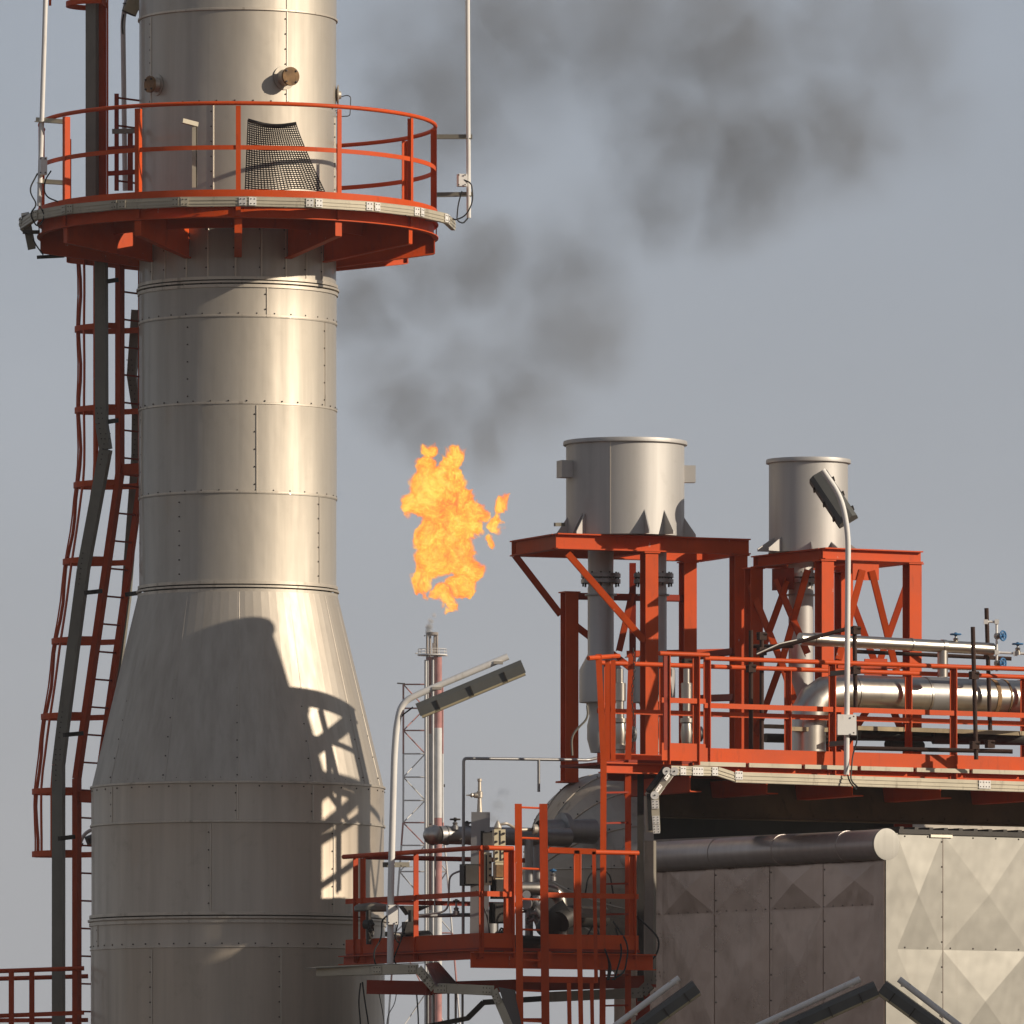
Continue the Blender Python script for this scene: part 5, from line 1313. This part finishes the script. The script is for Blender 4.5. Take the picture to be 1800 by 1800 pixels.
def warp(n, l, co, scale, amp, detail=4):
    t = mk(n, 'ShaderNodeTexNoise', Scale=scale, Detail=detail); l.new(co, t.inputs['Vector'])
    s_ = mk(n, 'ShaderNodeVectorMath', operation='SUBTRACT'); l.new(t.outputs['Color'], s_.inputs[0]); s_.inputs[1].default_value = (.5, .5, .5)
    k = mk(n, 'ShaderNodeVectorMath', operation='SCALE'); k.inputs['Scale'].default_value = amp; l.new(s_.outputs[0], k.inputs[0])
    a = mk(n, 'ShaderNodeVectorMath', operation='ADD'); l.new(co, a.inputs[0]); l.new(k.outputs[0], a.inputs[1]); return a.outputs[0]
def hull(blobs, pad):
    xs_ = [(p[0] - r, p[0] + r) for p, r, _ in blobs]; ys_ = [(p[1] - r, p[1] + r) for p, r, _ in blobs]; zs_ = [(p[2] - r, p[2] + r) for p, r, _ in blobs]
    return [min(a for a, _ in q) - pad for q in (xs_, ys_, zs_)], [max(b_ for _, b_ in q) + pad for q in (xs_, ys_, zs_)]
def volume_obj(name, blobs, pad, mat, label, cat, kind, O):
    lo, hi = hull(blobs, pad)
    b = MB(); b.box(((lo[0] + hi[0]) / 2 + O.x, (lo[1] + hi[1]) / 2 + O.y, (lo[2] + hi[2]) / 2 + O.z), hi[0] - lo[0], hi[1] - lo[1], hi[2] - lo[2])
    o = mesh_obj(name, b, mat, O, 0); o.location = O
    if label: o['label'] = label; o['category'] = cat
    if kind: o['kind'] = kind
    return o
def px_blobs(lst, O, Y_):
    out = []
    for it in lst:
        x, y, r_, dy, w = it; p_ = P(x, y, Y_ + dy) - O; out.append(((p_.x, p_.y, p_.z), r_ * K * Y_, w))
    return out
# smoke
YS = 440.0
OS = P(1000, 500, YS)
m, n, l, b_ = mat_new('smoke_volume'); n.remove(b_)
out = n['Material Output']
co = mk(n, 'ShaderNodeTexCoord').outputs['Object']
cw = warp(n, l, co, .24, 3.2, 3)
cw = warp(n, l, cw, .75, 1.3, 3)
sb = px_blobs([(x, y, r * 1.3, 0, w) for x, y, r, w in ((634, 549, 85, 1.0), (851, 461, 95, .9), (750, 488, 100, .65), (1000, 488, 115, .6), (1020, 583, 115, .65), (905, 529, 90, .35), (715, 712, 95, .75), (810, 630, 95, .45),
    (919, 691, 100, .65), (965, 732, 75, .45), (682, 630, 80, .6), (835, 815, 50, .5), (760, 765, 65, .8), (850, 765, 75, .85), (735, 730, 70, .8), (800, 715, 80, .7), (790, 800, 42, .6), (775, 655, 70, .55), (905, 620, 80, .5), (700, 790, 30, .35), (783, 170, 170, .5), (885, 68, 170, .55), (715, 305, 120, .25), (700, 60, 120, .3), (1088, 40, 180, .5), (1258, 88, 180, .6), (1190, 224, 150, .6),
    (1326, 271, 150, .75), (1292, 375, 90, .7), (1156, 360, 100, .65), (1461, 224, 150, .6), (1563, 81, 150, .4), (1461, 40, 150, .35), (1060, 400, 90, .3), (1640, 190, 110, .2))], OS, YS)
f = blob_field(n, l, cw, sb)
nz1 = mk(n, 'ShaderNodeTexNoise', Scale=.5, Detail=6, Roughness=.6); l.new(cw, nz1.inputs['Vector'])
f2 = math_(n, l, 'MULTIPLY', f, rng(n, l, nz1.outputs[0],   .33, .65, 0.38, 1.6))
dens = math_(n, l, 'MULTIPLY', f2, .24)
pv = mk(n, 'ShaderNodeVolumePrincipled'); pv.inputs['Color'].default_value = (.33, .315, .30, 1); pv.inputs['Anisotropy'].default_value = .0
l.new(dens, pv.inputs['Density']); l.new(pv.outputs[0], out.inputs['Volume'])
m.cycles.volume_step_rate = .8
SMOKE = volume_obj('smoke', sb, .5, m, 'dark grey smoke plume drifting up and right from the flare', 'smoke', 'stuff', OS)
# flame
OF = P(790, 940, YF)
m, n, l, b_ = mat_new('flame_volume'); n.remove(b_)
out = n['Material Output']
co = mk(n, 'ShaderNodeTexCoord').outputs['Object']
cw = warp(n, l, co, .75, 1.5, 3)
cw = warp(n, l, cw, 2.6, .5, 4)
fb_ = px_blobs([(752, 795, 22, 0, .7), (742, 815, 24, 0, .7), (800, 800, 26, 0, .8), (790, 815, 24, 0, .8), (752, 850, 40, 0, 1), (790, 850, 36, 0, 1), (733, 885, 34, 0, 1), (770, 890, 52, 0, 1), (812, 880, 32, 0, .9), (790, 925, 54, 0, 1), (830, 925, 32, 0, .8),
    (755, 940, 36, 0, .9), (762, 985, 44, 0, 1), (800, 975, 46, 0, 1), (820, 1000, 34, 0, 1), (745, 1015, 30, 0, 1), (810, 1030, 30, 0, .9), (785, 1055, 20, 0, .9), (728, 1028, 16, 0, .6), (748, 1045, 15, 0, .5), (835, 900, 28, 0, .8), (880, 890, 20, 0, .85), (876, 920, 22, 0, .8), (868, 950, 16, 0, .7), (775, 1042, 20, 0, .8), (788, 1064, 17, 0, .9), (783, 1076, 10, 0, .8), (771, 1068, 8, 0, .5), (855, 905, 17, 0, .6), (700+12, 960, 6, 0, .3)], OF, YF)
f = blob_field(n, l, cw, [(p_, r_ * 1.25, w_) for p_, r_, w_ in fb_])
nz2 = mk(n, 'ShaderNodeTexNoise', Scale=2.4, Detail=8, Roughness=.68); l.new(cw, nz2.inputs['Vector'])
nz3 = mk(n, 'ShaderNodeTexNoise', Scale=.9, Detail=4, Roughness=.6); l.new(cw, nz3.inputs['Vector'])
fm = math_(n, l, 'SUBTRACT', math_(n, l, 'MULTIPLY', f, 1.6), math_(n, l, 'MULTIPLY', nz2.outputs[0], 1.25))
den0 = rng(n, l, fm, .0, .28, 0, 9.0)
cr_ = mk(n, 'ShaderNodeValToRGB'); e = cr_.color_ramp.elements
e[0].position = .0; e[0].color = (.95, .17, .06, 1); e[1].position = 1; e[1].color = (1.0, .74, .15, 1)
for p_, c_ in ((.3, (1.0, .20, .04, 1)), (.5, (1.0, .34, .035, 1)), (.72, (1.0, .62, .07, 1))): q_ = cr_.color_ramp.elements.new(p_); q_.color = c_
hot = math_(n, l, 'ADD', math_(n, l, 'ADD', math_(n, l, 'MULTIPLY', fm, 1.1), .19), math_(n, l, 'MULTIPLY', math_(n, l, 'SUBTRACT', nz3.outputs[0], .5), 1.3))
nz5 = mk(n, 'ShaderNodeTexNoise', Scale=11, Detail=3, Roughness=.6); l.new(cw, nz5.inputs['Vector'])
hot = math_(n, l, 'ADD', hot, math_(n, l, 'MULTIPLY', math_(n, l, 'SUBTRACT', nz5.outputs[0], .5), 1.6))
nz4 = mk(n, 'ShaderNodeTexNoise', Scale=5.5, Detail=6, Roughness=.7); l.new(cw, nz4.inputs['Vector'])
hot = math_(n, l, 'ADD', hot, math_(n, l, 'MULTIPLY', math_(n, l, 'SUBTRACT', nz4.outputs[0], .5), 1.6))
den = math_(n, l, 'MULTIPLY', den0, rng(n, l, nz4.outputs[0], .38, .62, .25, 1.8))
l.new(hot, cr_.inputs[0])
em = mk(n, 'ShaderNodeEmission'); l.new(cr_.outputs[0], em.inputs[0]); l.new(math_(n, l, 'MULTIPLY', den, 1.18), em.inputs[1])
ab_ = mk(n, 'ShaderNodeVolumeAbsorption'); ab_.inputs[0].default_value = (0, 0, 0, 1); l.new(den, ab_.inputs['Density'])
ad = mk(n, 'ShaderNodeAddShader'); l.new(em.outputs[0], ad.inputs[0]); l.new(ab_.outputs[0], ad.inputs[1]); l.new(ad.outputs[0], out.inputs['Volume'])
m.cycles.volume_step_rate = .05
volume_obj('flame', fb_, .55, m, 'ragged orange and yellow gas flame burning above the far flare stack', 'flame', 'thing', OF)
# steam at the burner and on the platform
def steam(name, blobs, O, col, k, sc, label):
    m, n, l, b_ = mat_new(name + '_volume'); n.remove(b_); out = n['Material Output']
    co = mk(n, 'ShaderNodeTexCoord').outputs['Object']; cw = warp(n, l, co, sc, .35 / sc, 4)
    f = blob_field(n, l, cw, blobs); nz = mk(n, 'ShaderNodeTexNoise', Scale=sc * 2, Detail=5); l.new(cw, nz.inputs['Vector'])
    d = math_(n, l, 'MULTIPLY', math_(n, l, 'MULTIPLY', f, rng(n, l, nz.outputs[0], .35, .65, .2, 1.6)), k)
    pv = mk(n, 'ShaderNodeVolumePrincipled'); pv.inputs['Color'].default_value = (*col, 1); l.new(d, pv.inputs['Density']); l.new(pv.outputs[0], out.inputs['Volume'])
    m.cycles.volume_step_rate = .6
    return volume_obj(name, blobs, .05, m, label, 'steam', 'stuff', O)
O_ = F(757, 1100); steam('steam', px_blobs([(755, 1110, 8, 0, 1), (755, 1102, 9, 0, 1), (757, 1093, 8, 0, .8), (763, 1081, 7, 0, .4)], O_, YF), O_, (.95, .95, .95), 9, 1.2, 'small white steam wisp leaving the flare stack tip')
O_ = P(870, 1420, 102.9); steam('steam', px_blobs([(868, 1440, 14, 0, .8), (875, 1415, 20, 0, .6), (885, 1395, 18, 0, .4), (860, 1435, 14, 0, .7)], O_, 102.9), O_, (.75, .75, .75), 4.0, 7.0, 'faint grey steam puff beside the small top valve')
